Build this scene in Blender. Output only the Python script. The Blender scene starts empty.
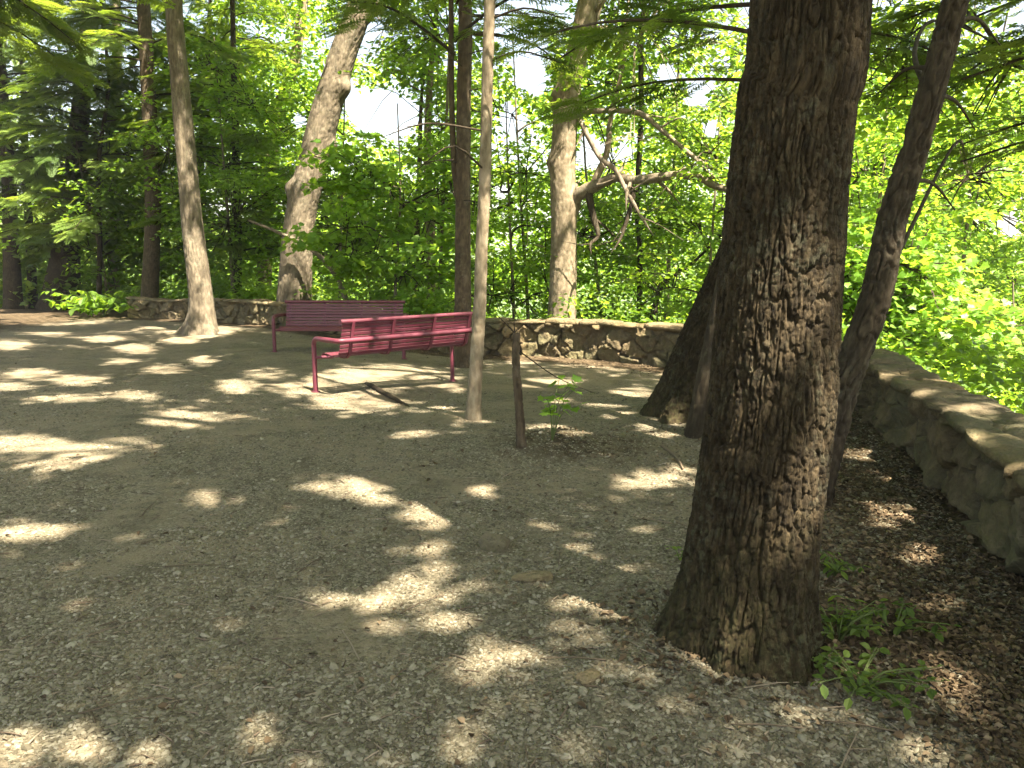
import bpy, math
import numpy as np
from math import radians, sin, cos, pi

RNG = np.random.default_rng(20)
S = bpy.context.scene
COL = S.collection

# ------------------------------------------------------------------ camera
F, CAMZ, PITCH = 770.0, 1.55, math.atan(122 / 770.0)
cp, sp = cos(PITCH), sin(PITCH)


def smooth(a, b, x):
    t = np.clip((np.asarray(x, float) - a) / (b - a), 0, 1)
    return t * t * (3 - 2 * t)


# ------------------------------------------------------------------ noise
def h3(i, j, k):
    i = i.astype(np.int64); j = j.astype(np.int64); k = k.astype(np.int64)
    n = (i * 374761393 + j * 668265263 + k * 2147483647 + 12345) & 0xffffffff
    n = ((n ^ (n >> 13)) * 1274126177) & 0xffffffff
    n = ((n ^ (n >> 16)) * 2246822519) & 0xffffffff
    n = n ^ (n >> 15)
    return (n & 0xffffff) / float(0xffffff)


def vnoise(x, y, z=None):
    x = np.asarray(x, float); y = np.asarray(y, float)
    z = np.zeros_like(x) if z is None else np.asarray(z, float)
    i, j, k = np.floor(x), np.floor(y), np.floor(z)
    fx, fy, fz = x - i, y - j, z - k
    fx, fy, fz = fx*fx*(3-2*fx), fy*fy*(3-2*fy), fz*fz*(3-2*fz)
    r = 0
    for a in (0, 1):
        for b in (0, 1):
            for c in (0, 1):
                w = (fx if a else 1-fx) * (fy if b else 1-fy) * (fz if c else 1-fz)
                r = r + w * h3(i+a, j+b, k+c)
    return r * 2 - 1


def fbm(x, y, z=None, o=4):
    r, a, s = 0, .5, 1.0
    for q in range(o):
        r = r + a * vnoise(np.asarray(x)*s+q*17.3, np.asarray(y)*s+q*9.1, None if z is None else np.asarray(z)*s)
        a *= .5; s *= 2.03
    return r


def vor(u, v, per=None, jit=.85, seed=0, off=False):
    i, j = np.floor(u), np.floor(v); ox = np.zeros(u.shape); oy = np.zeros(u.shape)
    f1 = np.full(u.shape, 9.); f2 = np.full(u.shape, 9.); idd = np.zeros(u.shape)
    for a in (-1, 0, 1):
        for b in (-1, 0, 1):
            ci, cj = i+a, j+b
            wi = np.mod(ci, per) if per else ci
            px = ci + .5 + jit*(h3(wi, cj, np.full(u.shape, 3+seed))-.5)
            py = cj + .5 + jit*(h3(wi, cj, np.full(u.shape, 7+seed))-.5)
            d = np.hypot(u-px, v-py)
            cid = h3(wi, cj, np.full(u.shape, 11+seed))
            m = d < f1
            f2 = np.where(m, f1, np.minimum(f2, d))
            idd = np.where(m, cid, idd)
            ox = np.where(m, u-px, ox); oy = np.where(m, v-py, oy)
            f1 = np.where(m, d, f1)
    return (f1, f2, idd, ox, oy) if off else (f1, f2, idd)


# ------------------------------------------------------------------ terrain
# inner foot of the stone wall, from beside the viewpoint round to the far left
WALL = np.array([(1.75, -3.0), (1.8, -.6), (2.0, 1.2), (2.28, 2.6), (2.6, 3.85), (2.86, 4.7), (3.06, 5.4), (3.42, 6.9), (3.86, 8.7),
                 (3.95, 10.0), (3.5, 11.4), (2.3, 12.9), (1.0, 13.75), (-.4, 14.2), (-2.2, 15.1), (-4.2, 17.2), (-6.3, 19.3), (-8.6, 20.9), (-11.0, 22.2)])


def catmull(P, n):
    P = np.asarray(P, float)
    A = np.vstack([2*P[0]-P[1], P, 2*P[-1]-P[-2]])
    L = np.r_[0, np.cumsum(np.linalg.norm(np.diff(P, axis=0), axis=1))]
    s = np.linspace(0, L[-1], n)
    k = np.clip(np.searchsorted(L, s, side='right')-1, 0, len(P)-2)
    t = ((s-L[k])/(L[k+1]-L[k]))[:, None]
    p0, p1, p2, p3 = A[k], A[k+1], A[k+2], A[k+3]
    return .5*((2*p1)+(-p0+p2)*t+(2*p0-5*p1+4*p2-p3)*t*t+(-p0+3*p1-3*p2+p3)*t**3), s


EDGE, _ = catmull(WALL, 90)
EDGE = np.vstack([(1.75, -60), EDGE, (-16, 24.5), (-60, 40)])


def outside(x, y):
    """signed distance to the wall line, + beyond it"""
    x = np.asarray(x, float); y = np.asarray(y, float)
    sh = x.shape; x = x.ravel(); y = y.ravel()
    best = np.full(x.shape, 1e9); sg = np.ones(x.shape)
    for a, b in zip(EDGE[:-1], EDGE[1:]):
        d = b-a
        t = np.clip(((x-a[0])*d[0]+(y-a[1])*d[1])/(d@d), 0, 1)
        dx, dy = x-a[0]-t*d[0], y-a[1]-t*d[1]
        q = np.hypot(dx, dy)
        c = d[0]*dy-d[1]*dx
        m = q < best
        best = np.where(m, q, best); sg = np.where(m, np.where(c > 0, -1, 1), sg)
    return (best*sg).reshape(sh)


def height(x, y):
    x = np.asarray(x, float); y = np.asarray(y, float)
    z = -.16*smooth(-3.2, -.6, x)*smooth(7, 11, y)
    z = z + .03*vnoise(x*.45, y*.45) + .012*vnoise(x*1.7+9, y*1.7)
    z = z + .10*np.exp(-((x-.30)**2+(y-6.4)**2)/.35) + .05*np.exp(-((x-.95)**2+(y-3.05)**2)/.5)
    d = np.maximum(outside(x, y)-.5, 0)
    k = .05+.40*smooth(-13, 3, x)
    drop = k*d
    z = z - 24*(1-np.exp(-drop/24.)) + smooth(1, 8, d)*.5*fbm(x*.15, y*.15)
    r = np.hypot(x, y)
    z = z + smooth(140, 420, r)*(26+14*vnoise(x*.006, y*.006))
    return z


def ray(px, py):
    v = np.array([px-512.0, F*cp-(py-384)*-1*-sp, 0])
    v[1] = F*cp + (384-py)*sp
    v[2] = -F*sp + (384-py)*cp
    return v


def G(px, py):
    v = ray(px, py); z = 0.
    for _ in range(6):
        t = (z-CAMZ)/v[2]
        z = float(height(v[0]*t, v[1]*t))
    return np.array([v[0]*t, v[1]*t, z])


def P(px, py, Y):
    v = ray(px, py); t = Y/v[1]
    return np.array([v[0]*t, Y, CAMZ+v[2]*t])


def project(X):
    X = np.asarray(X, float)
    dz = X[:, 2]-CAMZ
    w = X[:, 1]*cp-dz*sp
    w = np.where(np.abs(w) < 1e-3, 1e-3, w)
    return 512+F*X[:, 0]/w, 384-F*(X[:, 1]*sp+dz*cp)/w, w


cam = bpy.data.cameras.new('camera'); cam.sensor_width = 36; cam.lens = 36*F/1024
cam.clip_end = 6000; cam.clip_start = .05
camo = bpy.data.objects.new('camera', cam); COL.objects.link(camo)
camo.location = (0, 0, CAMZ); camo.rotation_euler = (pi/2-PITCH, 0, 0)
S.camera = camo

# ------------------------------------------------------------------ light
SUN_EL = radians(61)
sh = np.array([.64, -.77]); sh /= np.linalg.norm(sh)
SUND = np.array([sh[0]*cos(SUN_EL), sh[1]*cos(SUN_EL), sin(SUN_EL)])
w = bpy.data.worlds.new('World'); S.world = w; w.use_nodes = True
nt = w.node_tree
bg = nt.nodes['Background']
sky = nt.nodes.new('ShaderNodeTexSky'); sky.sky_type = 'NISHITA'; sky.sun_disc = False
sky.sun_elevation = SUN_EL; sky.sun_rotation = math.atan2(sh[0], sh[1]); sky.air_density = 1.0; sky.dust_density = 2.5; sky.ozone_density = .6
nt.links.new(sky.outputs[0], bg.inputs[0]); bg.inputs[1].default_value = .05
sl = bpy.data.lights.new('sun', 'SUN'); sl.energy = 5.0; sl.angle = radians(.65); sl.color = (1, .95, .88)
so = bpy.data.objects.new('sun', sl); COL.objects.link(so)
from mathutils import Vector
so.rotation_euler = Vector(SUND).to_track_quat('Z', 'Y').to_euler(); so.location = (8, -6, 30)
S.view_settings.view_transform = 'Standard'; S.view_settings.look = 'None'; S.view_settings.gamma = 1
S.view_settings.exposure = 3.15
S.view_settings.use_white_balance = True; S.view_settings.white_balance_temperature = 7600; S.view_settings.white_balance_tint = 10
c = S.cycles
c.max_bounces = 7; c.diffuse_bounces = 4; c.transmission_bounces = 4; c.glossy_bounces = 2; c.transparent_max_bounces = 4
c.use_denoising = True; c.use_adaptive_sampling = True; c.adaptive_threshold = .015
c.sample_clamp_indirect = 6; c.caustics_reflective = False; c.caustics_refractive = False

# openings in the canopy: where the sun reaches the ground (x, y, half sizes as seen along the ground)
LIT = [(38, 742, 58, 20), (130, 757, 70, 10), (190, 745, 30, 8), (360, 603, 54, 13), (485, 668, 24, 17), (412, 580, 26, 8), (430, 548, 25, 9), (428, 512, 26, 8),
       (345, 486, 42, 9), (380, 494, 18, 6), (480, 493, 14, 6), (22, 446, 42, 12), (92, 453, 34, 10), (130, 446, 26, 7), (50, 467, 20, 6), (180, 420, 46, 10),
       (30, 530, 30, 8), (60, 524, 14, 5), (130, 397, 30, 5), (60, 400, 36, 4), (80, 380, 26, 6), (165, 369, 22, 7), (204, 361, 16, 5),
       (265, 373, 24, 6), (236, 386, 22, 8), (292, 387, 16, 7), (60, 320, 56, 5), (40, 309, 24, 2.5), (10, 345, 22, 7), (136, 348, 22, 5), (120, 360, 20, 4),
       (30, 372, 30, 6), (10, 385, 20, 5), (45, 333, 30, 3), (100, 338, 26, 3), (180, 340, 20, 3), (370, 381, 40, 12), (362, 401, 58, 13), (330, 392, 28, 9), (436, 374, 9, 5),
       (458, 381, 10, 5), (398, 366, 40, 7), (440, 366, 26, 6), (350, 372, 26, 8), (320, 380, 14, 7), (264, 373, 24, 5), (468, 421, 18, 4), (410, 436, 26, 6),
       (553, 374, 32, 7), (634, 385, 26, 9), (602, 404, 26, 6), (615, 414, 10, 4), (657, 437, 20, 6), (650, 477, 34, 6), (672, 468, 12, 5), (560, 395, 16, 4),
       (857, 456, 22, 6), (884, 519, 22, 10), (912, 554, 32, 13), (920, 604, 16, 8), (950, 687, 28, 12), (876, 742, 20, 13), (845, 430, 14, 4), (700, 655, 14, 10),
       (990, 640, 18, 7), (905, 480, 14, 5), (150, 690, 16, 10), (180, 676, 14, 6), (575, 346, 30, 9), (640, 350, 30, 8), (612, 352, 14, 10), (525, 350, 16, 6), (240, 600, 12, 4),
       (440, 625, 16, 6), (615, 525, 10, 4), (550, 520, 8, 3), (210, 495, 20, 5), (265, 515, 14, 4), (590, 690, 10, 6), (300, 315, 30, 5), (215, 330, 20, 5)]
LITA = np.array(LIT, float)


def in_light(X, grow=1.0):
    """do the points X lie on the sun's way to one of the lit patches"""
    t = X[:, 2]/SUND[2]
    g = X - SUND*t[:, None]
    ok = g[:, 1] > 1.5
    u, v, w_ = project(g)
    r = np.zeros(len(X), bool)
    pr = RNG.random(len(X))
    mu = np.minimum(.09*F/np.maximum(w_, 1.), 12); mv = mu*1.7/np.maximum(w_, 1.)+.5
    nz = .35*vnoise(g[:, 0]*5, g[:, 1]*5)+.25*vnoise(g[:, 0]*13, g[:, 1]*13)
    for a, b, ra, rb in LITA:
        q = ((u-a)/(ra*.96+mu))**2+((v-b)/(rb*.96+mv))**2
        r |= q < grow*(1+nz)*(.45+1.15*pr)
    r &= ok
    for px, py, Y, rad in LITPTS:
        d = X-P(px, py, Y); a = d@SUND; q = np.linalg.norm(d-a[:, None]*SUND, axis=1)
        r |= (q < rad*(1+nz)) & (a > .6)
    return r


# places on trunks, benches and walls that the sun also finds: (px, py, distance, radius)
LITPTS = [(560, 410, 6.7, .35), (90, 140, 24, 1.6), (40, 90, 20, 1.6), (110, 195, 24, 1.1), (60, 40, 18, 1.4), (25, 180, 24, 1.0), (805, 440, 2.75, .13), (790, 330, 2.75, .12), (745, 420, 2.8, .07), (800, 560, 2.8, .10), (770, 500, 2.75, .08), (700, 350, 7.0, .22), (672, 385, 7.0, .2), (483, 250, 7.6, .3), (486, 120, 7.6, .35), (478, 340, 7.6, .2),
          (400, 330, 9.6, .45), (450, 325, 10.3, .4), (350, 335, 9.3, .3), (335, 350, 9.4, .2), (872, 300, 4.95, .12), (860, 345, 4.95, .1), (895, 210, 5., .12), (1000, 465, 4.6, .10), (985, 425, 5.2, .12), (940, 390, 6.4, .12), (905, 372, 8., .12),
          (600, 345, 13.7, .4), (650, 350, 13.3, .4), (560, 345, 13.9, .35), (520, 340, 14.1, .25), (255, 313, 19, .4), (170, 308, 20.8, .4), (205, 320, 16.2, .4), (570, 280, 15.4, .5), (565, 180, 15.4, .5), (300, 250, 19.6, .5), (325, 130, 19.6, .6), (190, 200, 16.1, .4), (178, 60, 16.1, .4)]


# ------------------------------------------------------------------ mesh builder
class MB:
    def __init__(s): s.v = []; s.f = {}; s.n = 0; s.r = []; s.sm = {}; s.a = []
    def add(s, v, f, mi=0, rnd=None, aux=None):
        v = np.asarray(v, np.float32).reshape(-1, 3); f = np.asarray(f, np.int64)
        s.v.append(v); s.f.setdefault((f.shape[1], mi), []).append(f+s.n); s.n += len(v)
        s.r.append(np.broadcast_to(np.float32(.5 if rnd is None else rnd), (len(v),)).astype(np.float32))
        s.a.append(np.broadcast_to(np.float32(0 if aux is None else aux), (len(v),)).astype(np.float32))
    def mesh(s, name, mats, smoothf=True):
        me = bpy.data.meshes.new(name)
        v = np.concatenate(s.v); me.vertices.add(len(v)); me.vertices.foreach_set('co', v.ravel())
        lo, tot, mi = [], [], []
        for (k, m), fs in s.f.items():
            fa = np.concatenate(fs); lo.append(fa.ravel()); tot.append(np.full(len(fa), k)); mi.append(np.full(len(fa), m))
        lo = np.concatenate(lo).astype(np.int32); tot = np.concatenate(tot).astype(np.int32); mi = np.concatenate(mi).astype(np.int32)
        me.loops.add(len(lo)); me.loops.foreach_set('vertex_index', lo)
        me.polygons.add(len(tot)); me.polygons.foreach_set('loop_start', np.r_[0, np.cumsum(tot)[:-1]].astype(np.int32))
        me.polygons.foreach_set('loop_total', tot); me.polygons.foreach_set('material_index', mi)
        me.polygons.foreach_set('use_smooth', np.full(len(tot), bool(smoothf)))
        for nm, ar in (('rnd', s.r), ('aux', s.a)):
            at = me.attributes.new(nm, 'FLOAT', 'POINT'); at.data.foreach_set('value', np.concatenate(ar))
        for m in mats: me.materials.append(m)
        me.update(calc_edges=True); me.validate()
        return me
    def build(s, name, mats, parent=None, smoothf=True, loc=None):
        if not isinstance(mats, (list, tuple)): mats = [mats]
        if loc is not None: s.v = [a-np.asarray(loc, np.float32) for a in s.v]
        o = bpy.data.objects.new(name, s.mesh(name, mats, smoothf)); COL.objects.link(o)
        if parent is not None: o.parent = parent
        return o


def empty(name, loc, label, cat, group=None, rz=0):
    o = bpy.data.objects.new(name, None); COL.objects.link(o); o.location = loc; o.rotation_euler = (0, 0, rz); o.empty_display_size = .2
    return tag(o, label, cat, group)


def tag(o, label=None, cat=None, group=None, kind=None):
    if label: o['label'] = label
    if cat: o['category'] = cat
    if group: o['group'] = group
    if kind: o['kind'] = kind
    return o


def grid_faces(nu, nv, wrap=False):
    """verts laid out [v][u]"""
    i = np.arange(nu if wrap else nu-1); j = np.arange(nv-1)
    I, J = np.meshgrid(i, j)
    I2 = (I+1) % nu
    return np.stack([J*nu+I, J*nu+I2, (J+1)*nu+I2, (J+1)*nu+I], -1).reshape(-1, 4)


def norm(a): return a/np.maximum(np.linalg.norm(a, axis=-1, keepdims=True), 1e-9)


def frames(C, ref=None):
    T = norm(np.gradient(C, axis=0))
    U = np.zeros_like(C)
    r = np.array([1., 0, 0]) if ref is None else np.asarray(ref, float)
    if abs(T[0]@r) > .9: r = np.array([0., 0, 1])
    for i in range(len(C)):
        u = r-T[i]*(T[i]@r); u /= max(np.linalg.norm(u), 1e-9); U[i] = u; r = u
    return T, U, np.cross(T, U)


def tube(mb, pts, rad, n=8, mi=0, steps=None, wob=0., rnd=.5, cap=True):
    pts = np.asarray(pts, float); rad = np.atleast_1d(np.asarray(rad, float))
    if len(rad) == 1: rad = np.full(len(pts), rad[0])
    if steps:
        Q, _ = catmull(np.c_[pts, rad], steps); pts, rad = Q[:, :3], np.maximum(Q[:, 3], .0008)
    T, U, V = frames(pts)
    th = np.arange(n)/n*2*pi
    R = rad[:, None]*np.ones(n)
    if wob:
        R = R*(1+wob*vnoise(np.cos(th)[None]*1.2+pts[:, :1]*6, np.sin(th)[None]*1.2+pts[:, 1:2]*6, pts[:, 2:3]*6+0*th))
    v = pts[:, None]+R[..., None]*(np.cos(th)[None, :, None]*U[:, None]+np.sin(th)[None, :, None]*V[:, None])
    mb.add(v.reshape(-1, 3), grid_faces(n, len(pts), True), mi, rnd)
    if cap:
        mb.add(v[0], np.arange(n)[::-1][None], mi, rnd); mb.add(v[-1], np.arange(n)[None], mi, rnd)


def twigs(mb, A, B, r0, r1, mi=0, sag=0.):
    """many thin three-sided twigs A->B (N,3) with one bend"""
    A = np.asarray(A, float); B = np.asarray(B, float); N = len(A)
    if not N: return
    M = (A+B)/2; M[:, 2] += sag*np.linalg.norm(B-A, axis=1)
    t = norm(B-A); u = norm(np.cross(t, np.array([.3, .2, 1.]))); v = np.cross(t, u)
    vs = []
    for Q, r in ((A, r0), (M, (r0+r1)/2), (B, r1)):
        for k in range(3):
            a = k*2*pi/3; vs.append(Q+r*(cos(a)*u+sin(a)*v))
    V = np.stack(vs, 1)
    f = []
    for l in range(2):
        for k in range(3): f.append((l*3+k, l*3+(k+1) % 3, l*3+3+(k+1) % 3, l*3+3+k))
    Fc = (np.array(f)[None]+(np.arange(N)*9)[:, None, None]).reshape(-1, 4)
    mb.add(V.reshape(-1, 3), Fc, mi)


def scatter(mb, tv, tf, pos, A, B, N, sc, mi=0, rnd=None):
    tv = np.asarray(tv, float); n = len(tv); M = len(pos)
    if not M: return
    sc = np.broadcast_to(np.asarray(sc, float), (M,))[:, None, None]
    V = pos[:, None]+sc*(tv[None, :, :1]*A[:, None]+tv[None, :, 1:2]*B[:, None]+tv[None, :, 2:]*N[:, None])
    r = RNG.random(M) if rnd is None else rnd
    rr = np.repeat(r, n)
    base = (np.arange(M)*n)[:, None, None]
    first = True
    for f in (tf if isinstance(tf, list) else [tf]):
        f = np.asarray(f)
        ff = (f[None]+base).reshape(-1, f.shape[1])
        if first: mb.add(V.reshape(-1, 3), ff, mi, rr); st = mb.n-len(V.reshape(-1, 3)); first = False
        else: mb.f.setdefault((f.shape[1], mi), []).append(ff+st)


# leaf shapes: x along the leaf, y across
LEAF = (np.array([(0, 0, 0), (.3, .30, .07), (.65, .27, .05), (1, 0, -.08), (.65, -.27, .05), (.3, -.30, .07)]), np.array([(0, 1, 2, 3), (0, 3, 4, 5)]))
_m = [(0, 0), (.08, .30), (-.02, .50), (.30, .42), (.48, .62), (.62, .28), (1, 0)]
_o = np.array(_m+[(a, -b) for a, b in _m[1:-1][::-1]])
_mz = -.10*_o[:, 0]**2+.10*np.abs(_o[:, 1])
MAPLE = (np.vstack([np.c_[_o, _mz], (.42, 0, 0)]), np.array([(len(_o), i, (i+1) % len(_o)) for i in range(len(_o))]))


def spray_shape(L=1., n=11, wd=.045, seed=1):
    r = np.random.default_rng(seed); vs, fs = [], []
    def rh(p, d, l, w_):
        d = d/np.linalg.norm(d); q = np.array([-d[1], d[0], 0]); k = len(vs)
        vs.extend([p, p+d*l*.45+q*w_, p+d*l, p+d*l*.45-q*w_]); fs.append((k, k+1, k+2, k+3))
    for i in range(n):
        x = L*(i+.5)/n; l = .40*L*(1-.8*(i/n))*(.8+.4*r.random())*(.55+.45*min(1, (i+1)/3))
        for s in (-1, 1):
            z = -.10*x*x
            p = np.array([x, 0, z]); d = np.array([.75, s*.9, -.22+.2*r.random()])
            rh(p, d, l, wd*.62)
            for t in (.38, .68):
                rh(p+d/np.linalg.norm(d)*l*t, np.array([1.0, s*.15, -.15]), l*.45, wd*.5)
                rh(p+d/np.linalg.norm(d)*l*t, np.array([.1, s*1, -.25]), l*.38, wd*.5)
    rh(np.array([L*.75, 0, -.07]), np.array([1, 0, -.25]), .3*L, wd*.6)
    rh(np.array([0, 0, 0.]), np.array([1, 0, -.05]), L*.9, .012)
    return np.array(vs), np.array(fs)


SPRAY = [spray_shape(1., 14, .030, k) for k in (1, 2)]
SPRAYF = [spray_shape(1., 15, .030, k) for k in (5, 6)]


def leaf_axes(n, tilt=.5, pitch=-.25, az=None):
    az = RNG.random(n)*2*pi if az is None else az
    p = pitch+RNG.normal(0, .35, n); ro = RNG.normal(0, tilt, n)
    A = np.c_[np.cos(az)*np.cos(p), np.sin(az)*np.cos(p), np.sin(p)]
    H = np.c_[-np.sin(az), np.cos(az), np.zeros(n)]
    U = np.cross(A, H)
    B = H*np.cos(ro)[:, None]+U*np.sin(ro)[:, None]
    return A, B, np.cross(A, B)


# ------------------------------------------------------------------ materials
def new_mat(name):
    m = bpy.data.materials.new(name); m.use_nodes = True
    t = m.node_tree; t.nodes.clear()
    return m, t, t.nodes.new('ShaderNodeOutputMaterial')


def nd(t, typ, ins=None, **kw):
    n = t.nodes.new(typ)
    for k, v in kw.items(): setattr(n, k, v)
    for k, v in (ins or {}).items():
        s = n.inputs[k]
        if hasattr(v, 'is_linked') or hasattr(v, 'links'): t.links.new(v, s)
        else: s.default_value = v
    return n


def ramp(t, fac, stops, interp='LINEAR'):
    n = t.nodes.new('ShaderNodeValToRGB'); t.links.new(fac, n.inputs[0]); e = n.color_ramp.elements; n.color_ramp.interpolation = interp
    while len(e) < len(stops): e.new(.5)
    for q, (p, cl) in zip(e, stops):
        q.position = p; q.color = (*cl, 1) if len(cl) == 3 else cl
    return n.outputs[0]


def mixc(t, fac, a, b, mode='MIX'):
    n = t.nodes.new('ShaderNodeMix'); n.data_type = 'RGBA'; n.blend_type = mode
    for s, v in ((n.inputs[0], fac), (n.inputs[6], a), (n.inputs[7], b)):
        if hasattr(v, 'links'): t.links.new(v, s)
        else: s.default_value = v if not isinstance(v, tuple) else ((*v, 1) if len(v) == 3 else v)
    return n.outputs[2]


def attr(t, nm): return nd(t, 'ShaderNodeAttribute', attribute_name=nm).outputs['Fac']


def mathn(t, op, a, b=0.):
    return nd(t, 'ShaderNodeMath', {0: a, 1: b}, operation=op).outputs[0]


def leaf_mat(name, stops, tstops, tr=.45, rough=.45):
    m, t, o = new_mat(name)
    r = attr(t, 'rnd')
    oi = nd(t, 'ShaderNodeObjectInfo').outputs['Random']
    geo = nd(t, 'ShaderNodeNewGeometry')
    big = nd(t, 'ShaderNodeTexNoise', {'Vector': geo.outputs['Position'], 'Scale': .55, 'Detail': 2.}).outputs['Fac']
    f = mathn(t, 'ADD', mathn(t, 'MULTIPLY', r, .62), mathn(t, 'MULTIPLY', mathn(t, 'SUBTRACT', big, .25), .55))
    f = mathn(t, 'ADD', f, mathn(t, 'MULTIPLY', mathn(t, 'SUBTRACT', oi, .5), .14))
    c1 = ramp(t, f, stops); c2 = ramp(t, f, tstops)
    d = nd(t, 'ShaderNodeBsdfPrincipled', {'Base Color': c1, 'Roughness': rough, 'Specular IOR Level': .35})
    tl = nd(t, 'ShaderNodeBsdfTranslucent', {'Color': c2})
    mx = nd(t, 'ShaderNodeMixShader', {0: tr, 1: d.outputs[0], 2: tl.outputs[0]})
    t.links.new(mx.outputs[0], o.inputs[0])
    return m


M_BROAD = leaf_mat('broad_leaf', [(0, (.045, .10, .014)), (.5, (.085, .17, .022)), (1, (.14, .24, .035))],
                   [(0, (.20, .38, .03)), (.5, (.36, .56, .045)), (1, (.52, .70, .08))], .5)
M_MAPLE = leaf_mat('maple_leaf', [(0, (.05, .12, .015)), (.5, (.10, .21, .025)), (1, (.17, .30, .04))],
                   [(0, (.20, .38, .03)), (.5, (.36, .56, .05)), (1, (.52, .68, .08))], .52)
M_HEM = leaf_mat('hemlock_needles', [(0, (.035, .07, .014)), (.5, (.078, .13, .024)), (1, (.15, .205, .042))],
                 [(0, (.13, .24, .025)), (.5, (.30, .43, .04)), (1, (.48, .58, .07))], .42, .55)
M_SUNLIT = leaf_mat('sunlit_leaf', [(0, (.08, .16, .03)), (.5, (.14, .25, .05)), (1, (.22, .34, .08))],
                  [(0, (.30, .46, .06)), (.5, (.46, .62, .10)), (1, (.60, .74, .16))], .5)  # lighter leaf colour with the strong sun on the right-hand slope painted in


def bark_mat(name, dark, mid, light, lichen=(.22, .23, .17), lich=.25, scale=14., stretch=.22, bump=.35, moss=0.):
    m, t, o = new_mat(name)
    tc = nd(t, 'ShaderNodeTexCoord').outputs['Object']
    mp = nd(t, 'ShaderNodeMapping', {'Vector': tc, 'Scale': (1, 1, stretch)}).outputs[0]
    n1 = nd(t, 'ShaderNodeTexNoise', {'Vector': mp, 'Scale': scale*2.2, 'Detail': 6., 'Roughness': .65}).outputs['Fac']
    n2 = nd(t, 'ShaderNodeTexNoise', {'Vector': tc, 'Scale': 3.2, 'Detail': 4.}).outputs['Fac']
    n3 = nd(t, 'ShaderNodeTexNoise', {'Vector': tc, 'Scale': 26., 'Detail': 5., 'Roughness': .7}).outputs['Fac']
    a = attr(t, 'rnd')
    f = mathn(t, 'ADD', mathn(t, 'MULTIPLY', n1, .75), mathn(t, 'MULTIPLY', a, .3))
    col = ramp(t, f, [(.3, dark), (.52, mid), (.78, light)])
    lm = mathn(t, 'MULTIPLY', ramp(t, n2, [(.46, (0, 0, 0)), (.64, (1, 1, 1))]), ramp(t, n3, [(.5, (0, 0, 0)), (.6, (1, 1, 1))]))
    col = mixc(t, mathn(t, 'MULTIPLY', lm, lich), col, lichen)
    if moss:
        z = nd(t, 'ShaderNodeSeparateXYZ', {0: tc}).outputs[2]
        lo = ramp(t, mathn(t, 'ADD', z, mathn(t, 'MULTIPLY', n2, .6)), [(.35, (1, 1, 1)), (.95, (0, 0, 0))])
        col = mixc(t, mathn(t, 'MULTIPLY', mathn(t, 'MULTIPLY', lo, moss), ramp(t, n3, [(.4, (0, 0, 0)), (.62, (1, 1, 1))])), col, (.10, .12, .035))
    hgt = mathn(t, 'ADD', n1, mathn(t, 'MULTIPLY', n3, .4))
    b = nd(t, 'ShaderNodeBump', {'Height': hgt, 'Strength': bump, 'Distance': .02})
    p = nd(t, 'ShaderNodeBsdfPrincipled', {'Base Color': col, 'Roughness': .9, 'Normal': b.outputs[0], 'Specular IOR Level': .2})
    t.links.new(p.outputs[0], o.inputs[0])
    return m


B_OAK = bark_mat('oak_bark', (.0085, .0058, .0030), (.0255, .0185, .0092), (.070, .051, .028), lichen=(.13, .135, .09), lich=.3, moss=.15, bump=.9, scale=30., stretch=.35)
B_GREY = bark_mat('grey_bark', (.055, .045, .031), (.115, .094, .066), (.21, .175, .125), lich=.35, scale=10)
B_PALE = bark_mat('pale_bark', (.085, .066, .042), (.165, .132, .088), (.29, .24, .17), lich=.3, scale=9, stretch=.4)
B_HEM = bark_mat('hemlock_bark', (.028, .020, .012), (.060, .044, .028), (.115, .087, .056), lichen=(.18, .18, .13), lich=.25)
B_DARK = bark_mat('dark_bark', (.013, .010, .006), (.031, .0235, .0145), (.068, .053, .034), lichen=(.15, .15, .11), lich=.2)
B_LIMB = bark_mat('limb_bark', (.07, .055, .04), (.15, .12, .09), (.27, .23, .18), lich=.3, scale=20)


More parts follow.
